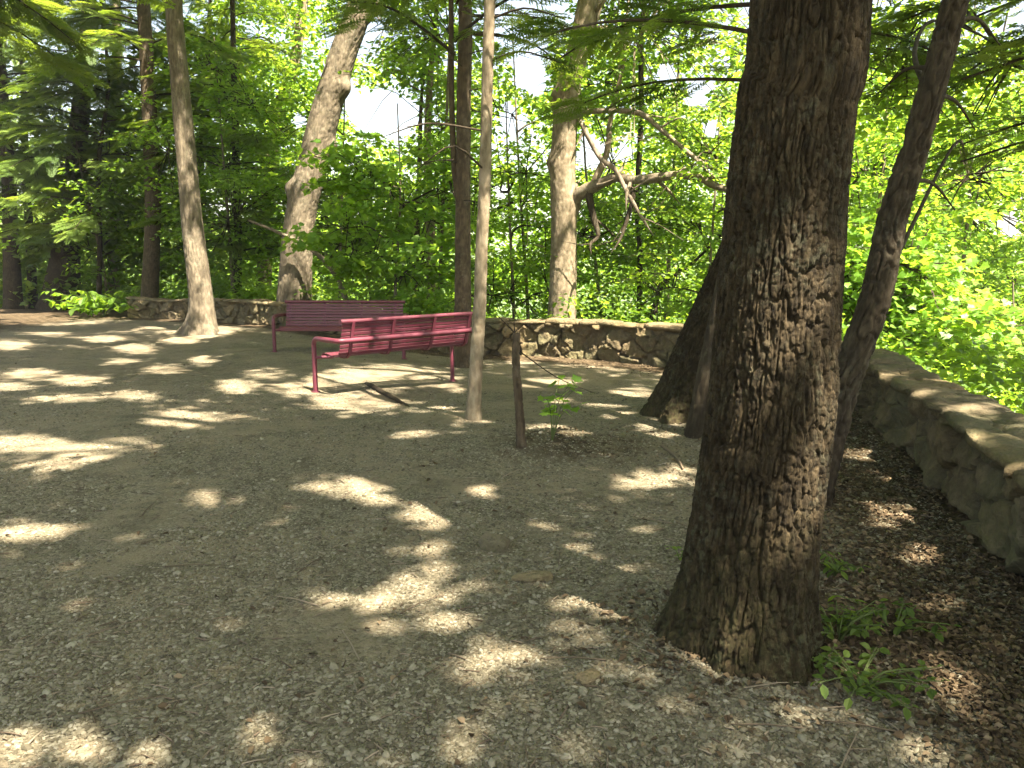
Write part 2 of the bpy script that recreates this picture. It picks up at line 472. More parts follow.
def ground_mat():
    m, t, o = new_mat('gravel_ground')
    tc = nd(t, 'ShaderNodeTexCoord').outputs['Object']
    wn = nd(t, 'ShaderNodeTexNoise', {'Vector': tc, 'Scale': 30., 'Detail': 2.})
    vm = nd(t, 'ShaderNodeVectorMath', {0: wn.outputs['Color'], 1: (.02, .02, .02)}, operation='MULTIPLY').outputs[0]
    tcw = nd(t, 'ShaderNodeVectorMath', {0: tc, 1: vm}, operation='ADD').outputs[0]
    v1 = nd(t, 'ShaderNodeTexVoronoi', {'Vector': tcw, 'Scale': 62.})
    v2 = nd(t, 'ShaderNodeTexVoronoi', {'Vector': tcw, 'Scale': 150.})
    s1 = nd(t, 'ShaderNodeSeparateColor', {0: v1.outputs['Color']}).outputs[0]
    s2 = nd(t, 'ShaderNodeSeparateColor', {0: v2.outputs['Color']}).outputs[1]
    g1 = ramp(t, s1, [(0, (.060, .051, .034)), (.3, (.12, .105, .072)), (.6, (.185, .165, .116)), (.86, (.245, .222, .162)), (1, (.34, .31, .24))])
    g2 = ramp(t, s2, [(0, (.048, .040, .026)), (.5, (.122, .104, .068)), (1, (.215, .187, .13))])
    g = mixc(t, .45, g1, g2)
    # trodden dusty earth in wide patches
    big = nd(t, 'ShaderNodeTexNoise', {'Vector': tc, 'Scale': .9, 'Detail': 5., 'Roughness': .6}).outputs['Fac']
    mid = nd(t, 'ShaderNodeTexNoise', {'Vector': tc, 'Scale': 7., 'Detail': 5., 'Roughness': .65}).outputs['Fac']
    fin = nd(t, 'ShaderNodeTexNoise', {'Vector': tc, 'Scale': 90., 'Detail': 3.}).outputs['Fac']
    dust = mixc(t, fin, (.165, .132, .086), (.265, .215, .148))
    df = ramp(t, mathn(t, 'ADD', mathn(t, 'MULTIPLY', big, .6), mathn(t, 'MULTIPLY', mid, .5)), [(.49, (0, 0, 0)), (.63, (1, 1, 1))])
    g = mixc(t, mathn(t, 'MULTIPLY', df, .78), g, dust)
    dk = nd(t, 'ShaderNodeTexNoise', {'Vector': tc, 'Scale': 2.3, 'Detail': 6., 'Roughness': .65}).outputs['Fac']
    g = mixc(t, mathn(t, 'MULTIPLY', ramp(t, dk, [(.50, (0, 0, 0)), (.70, (1, 1, 1))]), .55), g, (.060, .052, .034))
    # leaf litter and humus
    li = attr(t, 'rnd')
    lv = nd(t, 'ShaderNodeTexVoronoi', {'Vector': tcw, 'Scale': 17.})
    ls = nd(t, 'ShaderNodeSeparateColor', {0: lv.outputs['Color']}).outputs[0]
    lit = ramp(t, ls, [(0, (.030, .022, .012)), (.4, (.066, .047, .027)), (.75, (.11, .078, .046)), (1, (.18, .135, .085))])
    lit = mixc(t, mid, lit, (.042, .031, .018))
    lf = ramp(t, mathn(t, 'ADD', li, mathn(t, 'MULTIPLY', mathn(t, 'SUBTRACT', mid, .5), .9)), [(.38, (0, 0, 0)), (.62, (1, 1, 1))])
    g = mixc(t, lf, g, lit)
    far = attr(t, 'aux')
    fg = nd(t, 'ShaderNodeTexNoise', {'Vector': tc, 'Scale': .12, 'Detail': 6., 'Roughness': .7}).outputs['Fac']
    g = mixc(t, far, g, ramp(t, fg, [(.3, (.035, .07, .02)), (.7, (.10, .17, .04))]))
    hg = mathn(t, 'ADD', mathn(t, 'MULTIPLY', v1.outputs['Distance'], -.9), mathn(t, 'ADD', mathn(t, 'MULTIPLY', v2.outputs['Distance'], -.4), mathn(t, 'MULTIPLY', fin, .6)))
    b = nd(t, 'ShaderNodeBump', {'Height': hg, 'Strength': .8, 'Distance': .012})
    b2 = nd(t, 'ShaderNodeBump', {'Height': mid, 'Strength': .5, 'Distance': .04, 'Normal': b.outputs[0]})
    p = nd(t, 'ShaderNodeBsdfPrincipled', {'Base Color': g, 'Roughness': .95, 'Normal': b2.outputs[0], 'Specular IOR Level': .15})
    t.links.new(p.outputs[0], o.inputs[0])
    return m


def simple_attr_mat(name, stops, rough=.9, nscale=40., bump=.2, tr=0.):
    m, t, o = new_mat(name)
    tc = nd(t, 'ShaderNodeTexCoord').outputs['Object']
    n = nd(t, 'ShaderNodeTexNoise', {'Vector': tc, 'Scale': nscale, 'Detail': 4.}).outputs['Fac']
    f = mathn(t, 'ADD', mathn(t, 'MULTIPLY', attr(t, 'rnd'), .8), mathn(t, 'MULTIPLY', n, .2))
    col = ramp(t, f, stops)
    b = nd(t, 'ShaderNodeBump', {'Height': n, 'Strength': bump, 'Distance': .01})
    p = nd(t, 'ShaderNodeBsdfPrincipled', {'Base Color': col, 'Roughness': rough, 'Normal': b.outputs[0], 'Specular IOR Level': .2})
    t.links.new(p.outputs[0], o.inputs[0])
    return m


def stone_mat(name, k=1.):
    m, t, o = new_mat(name)
    tc = nd(t, 'ShaderNodeTexCoord').outputs['Object']
    n1 = nd(t, 'ShaderNodeTexNoise', {'Vector': tc, 'Scale': 9., 'Detail': 8., 'Roughness': .7}).outputs['Fac']
    n2 = nd(t, 'ShaderNodeTexNoise', {'Vector': tc, 'Scale': 2.1, 'Detail': 5.}).outputs['Fac']
    n3 = nd(t, 'ShaderNodeTexNoise', {'Vector': tc, 'Scale': 40., 'Detail': 4.}).outputs['Fac']
    st = ramp(t, attr(t, 'rnd'), [(0, (.12*k, .10*k, .07*k)), (.25, (.29*k, .225*k, .135*k)), (.5, (.18*k, .155*k, .115*k)), (.72, (.40*k, .30*k, .155*k)), (.9, (.22*k, .175*k, .12*k)), (1, (.42*k, .35*k, .24*k))])
    st = mixc(t, .55, st, ramp(t, n1, [(.3, (.038, .029, .015)), (.5, (.12, .092, .050)), (.72, (.25, .195, .110))]))
    st = mixc(t, mathn(t, 'MULTIPLY', ramp(t, n2, [(.45, (0, 0, 0)), (.62, (1, 1, 1))]), mathn(t, 'MULTIPLY', n3, 1.0)), st, (.075, .085, .045))
    st = mixc(t, attr(t, 'aux'), st, (.085, .072, .05))
    b = nd(t, 'ShaderNodeBump', {'Height': mathn(t, 'ADD', n1, mathn(t, 'MULTIPLY', n3, .4)), 'Strength': 1.0, 'Distance': .045})
    p = nd(t, 'ShaderNodeBsdfPrincipled', {'Base Color': st, 'Roughness': .92, 'Normal': b.outputs[0], 'Specular IOR Level': .2})
    t.links.new(p.outputs[0], o.inputs[0])
    return m


def paint_mat(name, colr, rough=.35):
    m, t, o = new_mat(name)
    tc = nd(t, 'ShaderNodeTexCoord').outputs['Object']
    n = nd(t, 'ShaderNodeTexNoise', {'Vector': tc, 'Scale': 6., 'Detail': 6., 'Roughness': .7}).outputs['Fac']
    n2 = nd(t, 'ShaderNodeTexNoise', {'Vector': tc, 'Scale': 70., 'Detail': 3.}).outputs['Fac']
    col = mixc(t, ramp(t, n, [(.5, (0, 0, 0)), (.75, (.45, .45, .45))]), colr, tuple(x*.55+.05 for x in colr))
    ro = mathn(t, 'ADD', mathn(t, 'MULTIPLY', n, .25), rough)
    b = nd(t, 'ShaderNodeBump', {'Height': n2, 'Strength': .08, 'Distance': .004})
    p = nd(t, 'ShaderNodeBsdfPrincipled', {'Base Color': col, 'Roughness': ro, 'Normal': b.outputs[0], 'Specular IOR Level': .5})
    t.links.new(p.outputs[0], o.inputs[0])
    return m


M_GROUND = ground_mat()
M_PEB = simple_attr_mat('pebbles', [(0, (.05, .043, .027)), (.3, (.105, .092, .062)), (.6, (.165, .148, .103)), (.85, (.23, .21, .155)), (1, (.36, .335, .265))], .85)
M_LIT = simple_attr_mat('dead_leaves', [(0, (.030, .021, .012)), (.35, (.068, .047, .027)), (.7, (.12, .085, .050)), (1, (.25, .19, .12))], .8)
M_TWIG = simple_attr_mat('dead_wood', [(0, (.07, .05, .035)), (.5, (.15, .115, .08)), (1, (.28, .23, .17))], .9)
M_STONE = stone_mat('wall_stone', .54)
M_CAP = stone_mat('cap_stone', .6)
M_ROCK = stone_mat('field_stone', 1.15)
M_RED = paint_mat('red_paint', (.11, .020, .035))

# ------------------------------------------------------------------ ground
def axis(lo, hi, c0, c1, fine):
    a = list(np.arange(c0, c1+1e-6, fine)); s = fine
    while a[-1] < hi: s *= 1.13; a.append(a[-1]+s)
    s = fine
    while a[0] > lo: s *= 1.13; a.insert(0, a[0]-s)
    return np.array(a)


gx = axis(-2500, 2500, -12, 7, .11); gy = axis(-1500, 3500, 1.5, 20, .11)
GX, GY = np.meshgrid(gx, gy)
GD = outside(GX, GY)
GZ = height(GX, GY)
near = smooth(25, 12, np.hypot(GX, GY))
GZ = GZ+near*(.006*vnoise(GX*6, GY*6))
litt = np.maximum(smooth(-1.15, -.25, GD), .0)
litt = np.maximum(litt, smooth(1.2, 2.6, GX)*smooth(11, 8, GY)*.75)
litt = np.maximum(litt, .62*np.exp(-((GX-1.6)**2+(GY-3.2)**2)/1.4))
litt = np.maximum(litt, smooth(-9.5, -13, GX+.35*(20-GY)*0)*.7)
litt = np.maximum(litt, .45*np.exp(-((GX+5)**2+(GY-11)**2)/9))
litt = np.maximum(litt, .6*np.exp(-((GX-.5)**2/1.2+(GY-6.3)**2/.8)))
mb = MB()
mb.add(np.stack([GX, GY, GZ], -1).reshape(-1, 3), grid_faces(len(gx), len(gy)), 0, litt.ravel().astype(np.float32), (smooth(40, 90, np.hypot(GX, GY))).ravel().astype(np.float32))
tag(mb.build('ground', M_GROUND), kind='structure')


def surf(x, y):
    x = np.asarray(x); y = np.asarray(y)
    return height(x, y)+smooth(25, 12, np.hypot(x, y))*(.006*vnoise(x*6, y*6))


# pebbles
_t = (1+5**.5)/2
ICO = norm(np.array([(-1, _t, 0), (1, _t, 0), (-1, -_t, 0), (1, -_t, 0), (0, -1, _t), (0, 1, _t), (0, -1, -_t), (0, 1, -_t), (_t, 0, -1), (_t, 0, 1), (-_t, 0, -1), (-_t, 0, 1)]))
ICOF = np.array([(0, 11, 5), (0, 5, 1), (0, 1, 7), (0, 7, 10), (0, 10, 11), (1, 5, 9), (5, 11, 4), (11, 10, 2), (10, 7, 6), (7, 1, 8), (3, 9, 4), (3, 4, 2), (3, 2, 6), (3, 6, 8), (3, 8, 9), (4, 9, 5), (2, 4, 11), (6, 2, 10), (8, 6, 7), (9, 8, 1)])


def view_points(n, y0, y1, k=1.0):
    Y = y0*(y1/y0)**RNG.random(n)
    X = (RNG.random(n)*2-1)*Y*.72*k
    return X, Y


mb = MB()
X, Y = view_points(120000, 2.1, 10.)
m = (outside(X, Y) < -.1) & (vnoise(X*1.3, Y*1.3)+.5*vnoise(X*4, Y*4) > -.25-.4*RNG.random(len(X))); X, Y = X[m], Y[m]
n = len(X)
sz = .0036+.0080*RNG.random(n)**2.0+.010*(RNG.random(n) > .985)
az = RNG.random(n)*2*pi
A = np.c_[np.cos(az), np.sin(az), RNG.normal(0, .25, n)]; A = norm(A)
B = np.c_[-np.sin(az), np.cos(az), RNG.normal(0, .25, n)]*(.55+.4*RNG.random(n))[:, None]
Nn = norm(np.cross(A, B))*(.35+.35*RNG.random(n))[:, None]
jit = ICO*(1+.22*(RNG.random((12, 1))-.5))
scatter(mb, jit, ICOF, np.c_[X, Y, surf(X, Y)+sz*.15], A*1.25, B, Nn, sz)
tag(mb.build('gravel', M_PEB, smoothf=False), kind='stuff')

# dead leaves
mb = MB()
X, Y = view_points(85000, 2.0, 16)
d = outside(X, Y)
dens = smooth(-1.4, -.3, d)*1.2+.95*smooth(1.0, 2.4, X)*smooth(10, 7, Y)+.2*np.exp(-((X-1.5)**2+(Y-3.1)**2)/.7)+.25*np.exp(-((X-.4)**2+(Y-6.3)**2)/.8)+.012+.5*np.exp(-(np.hypot(X-.92, Y-3.0)-.40)**2/.02)
m = (d < .0) & (RNG.random(len(X)) < dens*(.55+.6*vnoise(X*1.8, Y*1.8))); X, Y = X[m], Y[m]; n = len(X)
A, B, Nn = leaf_axes(n, .28, .0)
LEAFD = (LEAF[0]*np.array([1, 1.15, 2.4])+np.array([-.5, 0, 0]), LEAF[1])
s = .014+.028*RNG.random(n)**1.8
scatter(mb, LEAFD[0], LEAFD[1], np.c_[X, Y, surf(X, Y)+.012], A, B, Nn, s)
tag(mb.build('leaf_litter', M_LIT, smoothf=False), kind='stuff')

# fallen twigs and wood chips
mb = MB()
X, Y = view_points(1500, 2.0, 12); m = outside(X, Y) < -.05; X, Y = X[m], Y[m]; n = len(X)
az = RNG.random(n)*pi; l = .02+.07*RNG.random(n)**2+.22*(RNG.random(n) > .965)
A0 = np.c_[X, Y, surf(X, Y)+.006]; X2, Y2 = X+np.cos(az)*l, Y+np.sin(az)*l
twigs(mb, A0, np.c_[X2, Y2, surf(X2, Y2)+.008], .004, .0025, 0, .03)
mb.r = [RNG.random(len(a)//9).repeat(9).astype(np.float32) for a in mb.r]
tag(mb.build('twig_litter', M_TWIG), kind='stuff')

# ------------------------------------------------------------------ stone wall
def build_wall():
    NS = 2300
    C, s = catmull(WALL, NS)
    T = norm(np.gradient(C, axis=0)); OUT = np.c_[T[:, 1], -T[:, 0]]   # away from the gravel
    zg = height(C[:, 0], C[:, 1])
    ztop = .50+.05*vnoise(s*.6, s*0)+.10*smooth(9, 13, s)*smooth(22, 19, s)
    root = empty('stone_wall', (*C[NS//2], float(zg[NS//2])), 'low curving rubble stone wall with flat cap stones along the overlook edge', 'wall')
    L0 = np.array(root.location)
    W = .30
    # profile: up the inner face, over, down the outer face
    prof = [(0, q) for q in np.linspace(-.12, 1, 30)]+[(q, 1) for q in np.linspace(.12, .88, 6)]+[(1, q) for q in np.linspace(1, -.7, 36)]
    prof = np.array(prof); NP = len(prof)
    Sg, Pg = np.meshgrid(s, np.arange(NP), indexing='ij')
    off = prof[:, 0][None]*W*np.ones((NS, 1)); zz = prof[:, 1][None]*ztop[:, None]
    side = prof[:, 0][None]*np.ones((NS, 1))
    warp = .22*vnoise(Sg*2.2, zz*3+side*40)+.10*vnoise(Sg*9, zz*9+side*40)
    u = Sg/.33+warp+side*51; v = zz/.25+.35*vnoise(Sg*2.5+7, zz*2.2+side*31)+side*13
    f1, f2, cid, ox, oy = vor(u, v, None, .95, 0, True)
    e = f2-f1
    plate = smooth(.01, .085, e)
    tilt = (cid-.5)*.06*plate+plate*.05*vnoise(Sg*3.1+cid*90, zz*3.5+cid*50)
    dsp = .075*plate+tilt+plate*(ox*(np.mod(cid*7.3, 1)-.5)+oy*(np.mod(cid*13.7, 1)-.55))*.16+.030*fbm(Sg*6, zz*6, side*9)+.026*fbm(Sg*17, zz*17, side*5)-.03
    face = np.where((side > 0) & (side < 1), 0, 1)
    nrm = np.where(side < .5, -1, 1)*face
    off = off+nrm*dsp
    zz = zz+(1-face)*dsp*.3
    V = np.empty((NS, NP, 3))
    V[..., 0] = C[:, 0:1]+OUT[:, 0:1]*off; V[..., 1] = C[:, 1:2]+OUT[:, 1:2]*off; V[..., 2] = zg[:, None]+zz
    mb = MB(); mb.add((V-L0).reshape(-1, 3), grid_faces(NP, NS), 0, cid.ravel().astype(np.float32), (1-smooth(.01, .08, e)).ravel().astype(np.float32))
    o = mb.build('masonry', M_STONE, root)
    # cap stones
    mb = MB(); k = 0.; r = np.random.default_rng(4); Ltot = s[-1]
    while k < Ltot-.3:
        L = .38+.5*r.random(); rows = [(-.07, W+.07)] if r.random() < .55 else [(-.07, W*.45), (W*.47, W+.06)]
        for a, b in rows:
            th = .045+.035*r.random(); nu, nv, nz = 16, 12, 4
            lift = r.normal(0, .008); rn = r.random(); sd = r.random()*50
            U, Vv = np.meshgrid(np.linspace(0, 1, nu), np.linspace(0, 1, nv))
            def pt(U, Vv, z):
                ss = k+.008+U*(L-.016)
                # uneven outline
                ss = ss+.03*vnoise(Vv*3+sd, U*2)*(2*U-1); oo = a+(b-a)*Vv; oo = oo+.045*vnoise(U*3.2+sd, Vv*1.5+9)*(2*Vv-1)
                cx = np.interp(ss, s, C[:, 0]); cy = np.interp(ss, s, C[:, 1]); ox = np.interp(ss, s, OUT[:, 0]); oy = np.interp(ss, s, OUT[:, 1])
                bz = np.interp(ss, s, zg+ztop)
                return np.stack([cx+ox*oo, cy+oy*oo, bz+z], -1)
            edge = np.minimum(np.minimum(U, 1-U)*L, np.minimum(Vv, 1-Vv)*(b-a))
            top = th+lift+.030*fbm(U*L*6+sd, Vv*(b-a)*6)+.012*fbm(U*L*22+sd, Vv*(b-a)*22)-.012*np.exp(-edge/.02)
            bot = np.full_like(top, -.006+lift*.3)
            v1 = pt(U, Vv, top); v0 = pt(U, Vv, bot)
            f = grid_faces(nu, nv); n0 = nu*nv
            ring = np.r_[np.arange(nu), np.arange(1, nv)*nu+nu-1, (nv-1)*nu+np.arange(nu-2, -1, -1), np.arange(nv-2, 0, -1)*nu]
            m_ = len(ring); q = np.arange(m_)
            midv = (v0.reshape(-1, 3)[ring]+v1.reshape(-1, 3)[ring])/2
            cen = (v0.reshape(-1, 3).mean(0)); dd = midv-cen; dd[:, 2] = 0
            midv = midv+norm(dd)*(.012+.014*vnoise(midv[:, 0]*12, midv[:, 1]*12, midv[:, 2]*0))[:, None]
            allv = np.vstack([v0.reshape(-1, 3), v1.reshape(-1, 3), midv])
            fs = np.vstack([f[:, ::-1], f+n0, np.stack([ring, np.roll(ring, -1), 2*n0+np.roll(q, -1), 2*n0+q], 1), np.stack([2*n0+q, 2*n0+np.roll(q, -1), n0+np.roll(ring, -1), n0+ring], 1)])
            mb.add(allv-L0, fs, 0, rn)
        k += L
    mb.build('coping', M_CAP, root)


build_wall()

# ------------------------------------------------------------------ benches
def bench(name, loc, rz, label, zlegs):
    root = empty(name, (*loc, 0), label, 'bench', 'red metal park benches', rz)
    H = 1.12
    pts = []
    def arc(c, a0, a1, r, ax1, ax2, n=6):
        return [np.array(c)+r*(cos(a)*np.array(ax1)+sin(a)*np.array(ax2)) for a in np.linspace(a0, a1, n)]
    for sx, zl in ((-1, zlegs[0]), (1, zlegs[1])):
        mb = MB(); tube(mb, [(sx*H, 0, zl-.06), (sx*H, 0, .2), (sx*H, 0, .52)], .031, 14, cap=True)
        leg = mb.build('leg', M_RED, root)
        mb = MB(); tube(mb, [(sx*H, 0, zl-.01), (sx*H, 0, zl+.012)], .055, 14); mb.build('foot_flange', M_RED, leg)
    # armrests and back rail are one bent tube
    r = .085; h = .625; D = .55
    Pp = [np.array((-H, 0, .518))]
    Pp += arc((-H, r, h-r), pi, pi/2, r, (0, 1, 0), (0, 0, 1))
    Pp += arc((-H+r, D-r, h), pi, pi/2, r, (1, 0, 0), (0, 1, 0))
    Pp += [np.array((q, D, h)) for q in (-.6, -.2, .2, .6)]
    Pp += arc((H-r, D-r, h), pi/2, 0, r, (1, 0, 0), (0, 1, 0))
    Pp += arc((H, r, h-r), pi/2, pi, r, (0, 1, 0), (0, 0, 1))
    Pp += [np.array((H, 0, .518))]
    mb = MB(); tube(mb, Pp, .0305, 14); mb.build('arm_rail', M_RED, root)
    # seat / back profile (y, z)
    seat = [(.03, .395), (.055, .425), (.10, .440), (.16, .436), (.22, .428), (.28, .421), (.34, .418), (.385, .424)]
    back = [(.42, .455), (.435, .50), (.45, .55), (.463, .60), (.476, .65), (.489, .70), (.502, .75), (.515, .80)]
    W2 = 1.04
    def slats(prof, nm, wdt):
        mb = MB()
        for i, (y, z) in enumerate(prof):
            j0, j1 = max(i-1, 0), min(i+1, len(prof)-1)
            t_ = np.array([prof[j1][0]-prof[j0][0], prof[j1][1]-prof[j0][1]]); t_ /= np.linalg.norm(t_); q = np.array([-t_[1], t_[0]])
            hw, ht = wdt/2, .006
            loop = []
            for a, b in ((-1, -.55), (-.86, -1), (.86, -1), (1, -.55), (1, .55), (.86, 1), (-.86, 1), (-1, .55)):
                loop.append((y+t_[0]*a*hw+q[0]*b*ht, z+t_[1]*a*hw+q[1]*b*ht))
            loop = np.array(loop); k = len(loop)
            xs = (-W2, W2)
            v = np.array([(x, a, b) for x in xs for a, b in loop])
            mb.add(v, grid_faces(k, 2, True)[:, ::-1]); mb.add(v[:k], np.arange(k)[None]); mb.add(v[k:], np.arange(k)[::-1][None])
        return mb
    slats(seat, 'seat', .048).build('seat', M_RED, root, False)
    slats(back, 'backrest', .038).build('backrest', M_RED, root, False)
    mb = MB(); tube(mb, [(-W2-.03, .532, .852), (0, .532, .852), (W2+.03, .532, .852)], .027, 12); mb.build('top_rail', M_RED, root)
    full = [(y+.0, z-.016) for y, z in seat]+[(y+.014, z-.004) for y, z in back]+[(.545, .845)]
    for x in (-.98, -.36, .30, .90):
        mb = MB()
        pr = np.array(full); t_ = norm(np.gradient(pr, axis=0)); q = np.c_[-t_[:, 1], t_[:, 0]]
        v = []
        for (y, z), (a, b) in zip(pr, q):
            for dx, s_ in ((-.02, 0), (.02, 0), (.02, -1), (-.02, -1)):
                v.append((x+dx, y+a*s_*.016, z+b*s_*.016))
        mb.add(v, grid_faces(4, len(pr), True)); mb.add(v[:4], np.array([[3, 2, 1, 0]])); mb.add(v[-4:], np.array([[0, 1, 2, 3]]))
        # bracket to the rail, and to the legs at the ends
        tube(mb, [(x, .46, .612), (x, .52, .622)], .014, 8)
        mb.build('support_strap', M_RED, root, False)
    for sx in (-1, 1):
        mb = MB(); tube(mb, [(sx*H, .0, .385), (sx*(H-.06), .1, .395), (sx*.98, .2, .40)], .02, 10, steps=6); tube(mb, [(sx*H, .01, .39), (sx*1.0, .03, .385)], .018, 8); mb.build('seat_bracket', M_RED, root)
    return root


fa = math.atan2(-.71, -.70)
b1 = (-1.65, 10.22)
bx = np.array((cos(fa), sin(fa)))
b1h = [float(surf(*(np.array(b1)+bx*q*1.12))) for q in (-1, 1)]
bench('park_bench', b1, fa, 'front red metal slatted bench turned away, its sunlit back toward us', b1h)
b2 = (-2.98, 13.2)
b2h = [float(surf(b2[0]+q*1.12, b2[1])) for q in (-1, 1)]
bench('park_bench', b2, radians(-1.5), 'shaded maroon metal bench facing us, in front of the wall and behind the other bench', b2h)

# ------------------------------------------------------------------ trees
BARK = {'oak': (B_OAK, .018, .095, .0080), 'grey': (B_GREY, .035, .16, .005), 'pale': (B_PALE, .05, .12, .0035), 'hem': (B_HEM, .045, .09, .006), 'dark': (B_DARK, .04, .09, .006)}


def trunk(root, path, rad, kind, nu=40, dv=.03, flare=0., fh=.3, lobes=5, flph=0., burls=(), name='trunk', ampk=1., mat=None, roots=(), fine=None):
    """path in world coords from below ground upwards"""
    path = np.asarray(path, float); L = np.linalg.norm(np.diff(path, axis=0), axis=1).sum()
    # finer low down, where it is near and in view
    nv = max(12, int(L/dv))
    Q, s = catmull(np.c_[path, rad], nv*4)
    s = np.r_[0, np.cumsum(np.linalg.norm(np.diff(Q[:, :3], axis=0), axis=1))]; su = np.linspace(0, s[-1], nv)
    if fine and s[-1] > fine: su = np.r_[np.arange(0, fine, dv), np.linspace(fine, s[-1], 40)]; nv = len(su)
    Q = np.stack([np.interp(su, s, Q[:, k]) for k in range(4)], 1); s = su
    C, R = Q[:, :3], np.maximum(Q[:, 3], .004)
    T, U, V = frames(C)
    th = np.arange(nu)/nu*2*pi
    TH, SS = np.meshgrid(th, s)
    mat0, cw, ch, amp = BARK[kind]
    r0 = R[:max(3, nv//3)].mean()
    kx = r0/cw
    ww = .35*vnoise(np.cos(TH)*kx*.45+3, np.sin(TH)*kx*.45, SS/ch*.8)
    cx, cy = np.cos(TH)*kx, np.sin(TH)*kx
    n1 = vnoise(cx+ww, cy-ww, SS/ch+ww)
    n2 = vnoise(cx*1.9+ww+40, cy*1.9+ww, SS/ch*2.6+2*ww)
    n3 = vnoise(cx*.8+ww*2+80, cy*.8, SS/ch*3.1)
    cid = .5+.5*vnoise(cx*1.1+11, cy*1.1, SS/ch*1.7)
    dsp = amp*ampk*(1.6*smooth(0, .24, np.abs(n1))-1.2+.8*(smooth(0, .22, np.abs(n2))-.7)+.30*(smooth(0, .2, np.abs(n3))-.8))
    dsp = dsp+amp*ampk*.55*fbm(cx*4, cy*4, SS/ch*8, 3)
    RR = R[:, None]*(1+.05*vnoise(np.cos(TH)*1.3+3, np.sin(TH)*1.3, SS*.9)+.02*vnoise(np.cos(TH)*3, np.sin(TH)*3, SS*2.6))
    if flare:
        hgt = np.maximum(SS-s0_of(C, s), 0)
        ex = np.exp(-hgt/fh)
        lob = .55+.45*np.cos(lobes*TH+flph+.8*np.sin(TH*2+flph))
        lob = lob*(.75+.5*np.cos(TH-flph*1.0))
        RR = RR*(1+flare*ex*np.clip(lob, .05, 2)*.9+flare*.25*ex)
    for rt_, rw, ra in roots:
        dth = np.angle(np.exp(1j*(TH-rt_)))
        RR = RR+ra*np.exp(-(dth/rw)**2)*np.exp(-np.maximum(SS-s0_of(C, s), -.05)/(fh*.75))
    for bs, bt, bw, ba in burls:
        dth = np.angle(np.exp(1j*(TH-bt)))
        g = np.exp(-(((SS-bs)/bw)**2+(dth*R[:, None]/bw)**2))
        RR = RR+ba*g
    RR = RR+dsp
    Vt = C[:, None]+RR[..., None]*(np.cos(TH)[..., None]*U[:, None]+np.sin(TH)[..., None]*V[:, None])
    L0 = np.array(root.location)
    mb = MB(); mb.add((Vt-L0).reshape(-1, 3), grid_faces(nu, nv, True), 0, cid.ravel().astype(np.float32))
    mb.add((Vt[-1]-L0), np.arange(nu)[None], 0)
    return mb.build(name, mat or mat0, root)


def s0_of(C, s):
    g = height(C[:1, 0], C[:1, 1])[0]
    i = int(np.argmax(C[:, 2] >= g)); return s[i]


def px_path(pts, Y, dY=0.):
    """pts: (px, py, width px); returns world path and radii. The lowest point is at ground level"""
    out, rad = [], []
    for i, (x, y, wd) in enumerate(pts):
        p = P(x, y, Y+dY*i); out.append(p); dep = p[1]*cp-(p[2]-CAMZ)*sp
        rad.append(wd*dep/F/2)
    return out, rad


def grow_path(pts, Y, top, taper=.45, dY=0., foot=True):
    o, r = px_path(pts, Y, dY)
    if foot:
        g = float(height(o[0][0], o[0][1]))
        o[0] = np.array([o[0][0], o[0][1], min(o[0][2], g)]);
        d = o[0].copy(); d[2] = min(g, d[2])-.18; o = [d]+o; r = [r[0]]+r
    z = o[-1][2]; dr = norm((o[-1]-o[-2])[None])[0]; dr = norm(np.array([dr[0]*.7, dr[1]*.7, dr[2]])[None])[0]
    if top > z+.5:
        l = (top-z)/dr[2]
        n = 3
        for k in range(1, n+1):
            q = o[-1]+dr*l/n+np.array([RNG.normal(0, .05*l/n), RNG.normal(0, .05*l/n), 0]); o.append(q); r.append(r[-1]*(taper**(1/n)))
    return np.array(o), np.array(r)


def limb(root, pts, rad, n=10, steps=16, name='limb', mat=None, wob=.12):
    mb = MB(); tube(mb, np.asarray(pts, float)-np.array(root.location), rad, n, 0, steps, wob)
    return mb.build(name, mat or B_LIMB, root)


def at_height(path, z):
    return np.array([np.interp(z, path[:, 2], path[:, k]) for k in range(3)])


SKYGAPS = [(376, 112, 38, 26), (340, 92, 18, 14), (530, 60, 20, 34), (505, 22, 14, 22), (700, 92, 14, 15), (590, 150, 14, 18), (668, 70, 14, 12), (180, 8, 12, 8), (365, 20, 18, 14), (735, 160, 10, 24), (510, 120, 14, 20),
           (1010, 225, 12, 13), (560, 215, 6, 8), (500, 190, 7, 9), (625, 150, 8, 7), (300, 120, 8, 8), (712, 130, 9, 10), (450, 60, 7, 9)]


def in_gap(X, k=1.0):
    u, v, w_ = project(X)
    r = np.zeros(len(X), bool); nz = .5*vnoise(u*.05, v*.05)+.4*vnoise(u*.15, v*.15)
    for a, b, ra, rb in SKYGAPS: r |= ((u-a)/ra)**2+((v-b)/rb)**2 < k*(1+nz)
    return r & (w_ > 0)


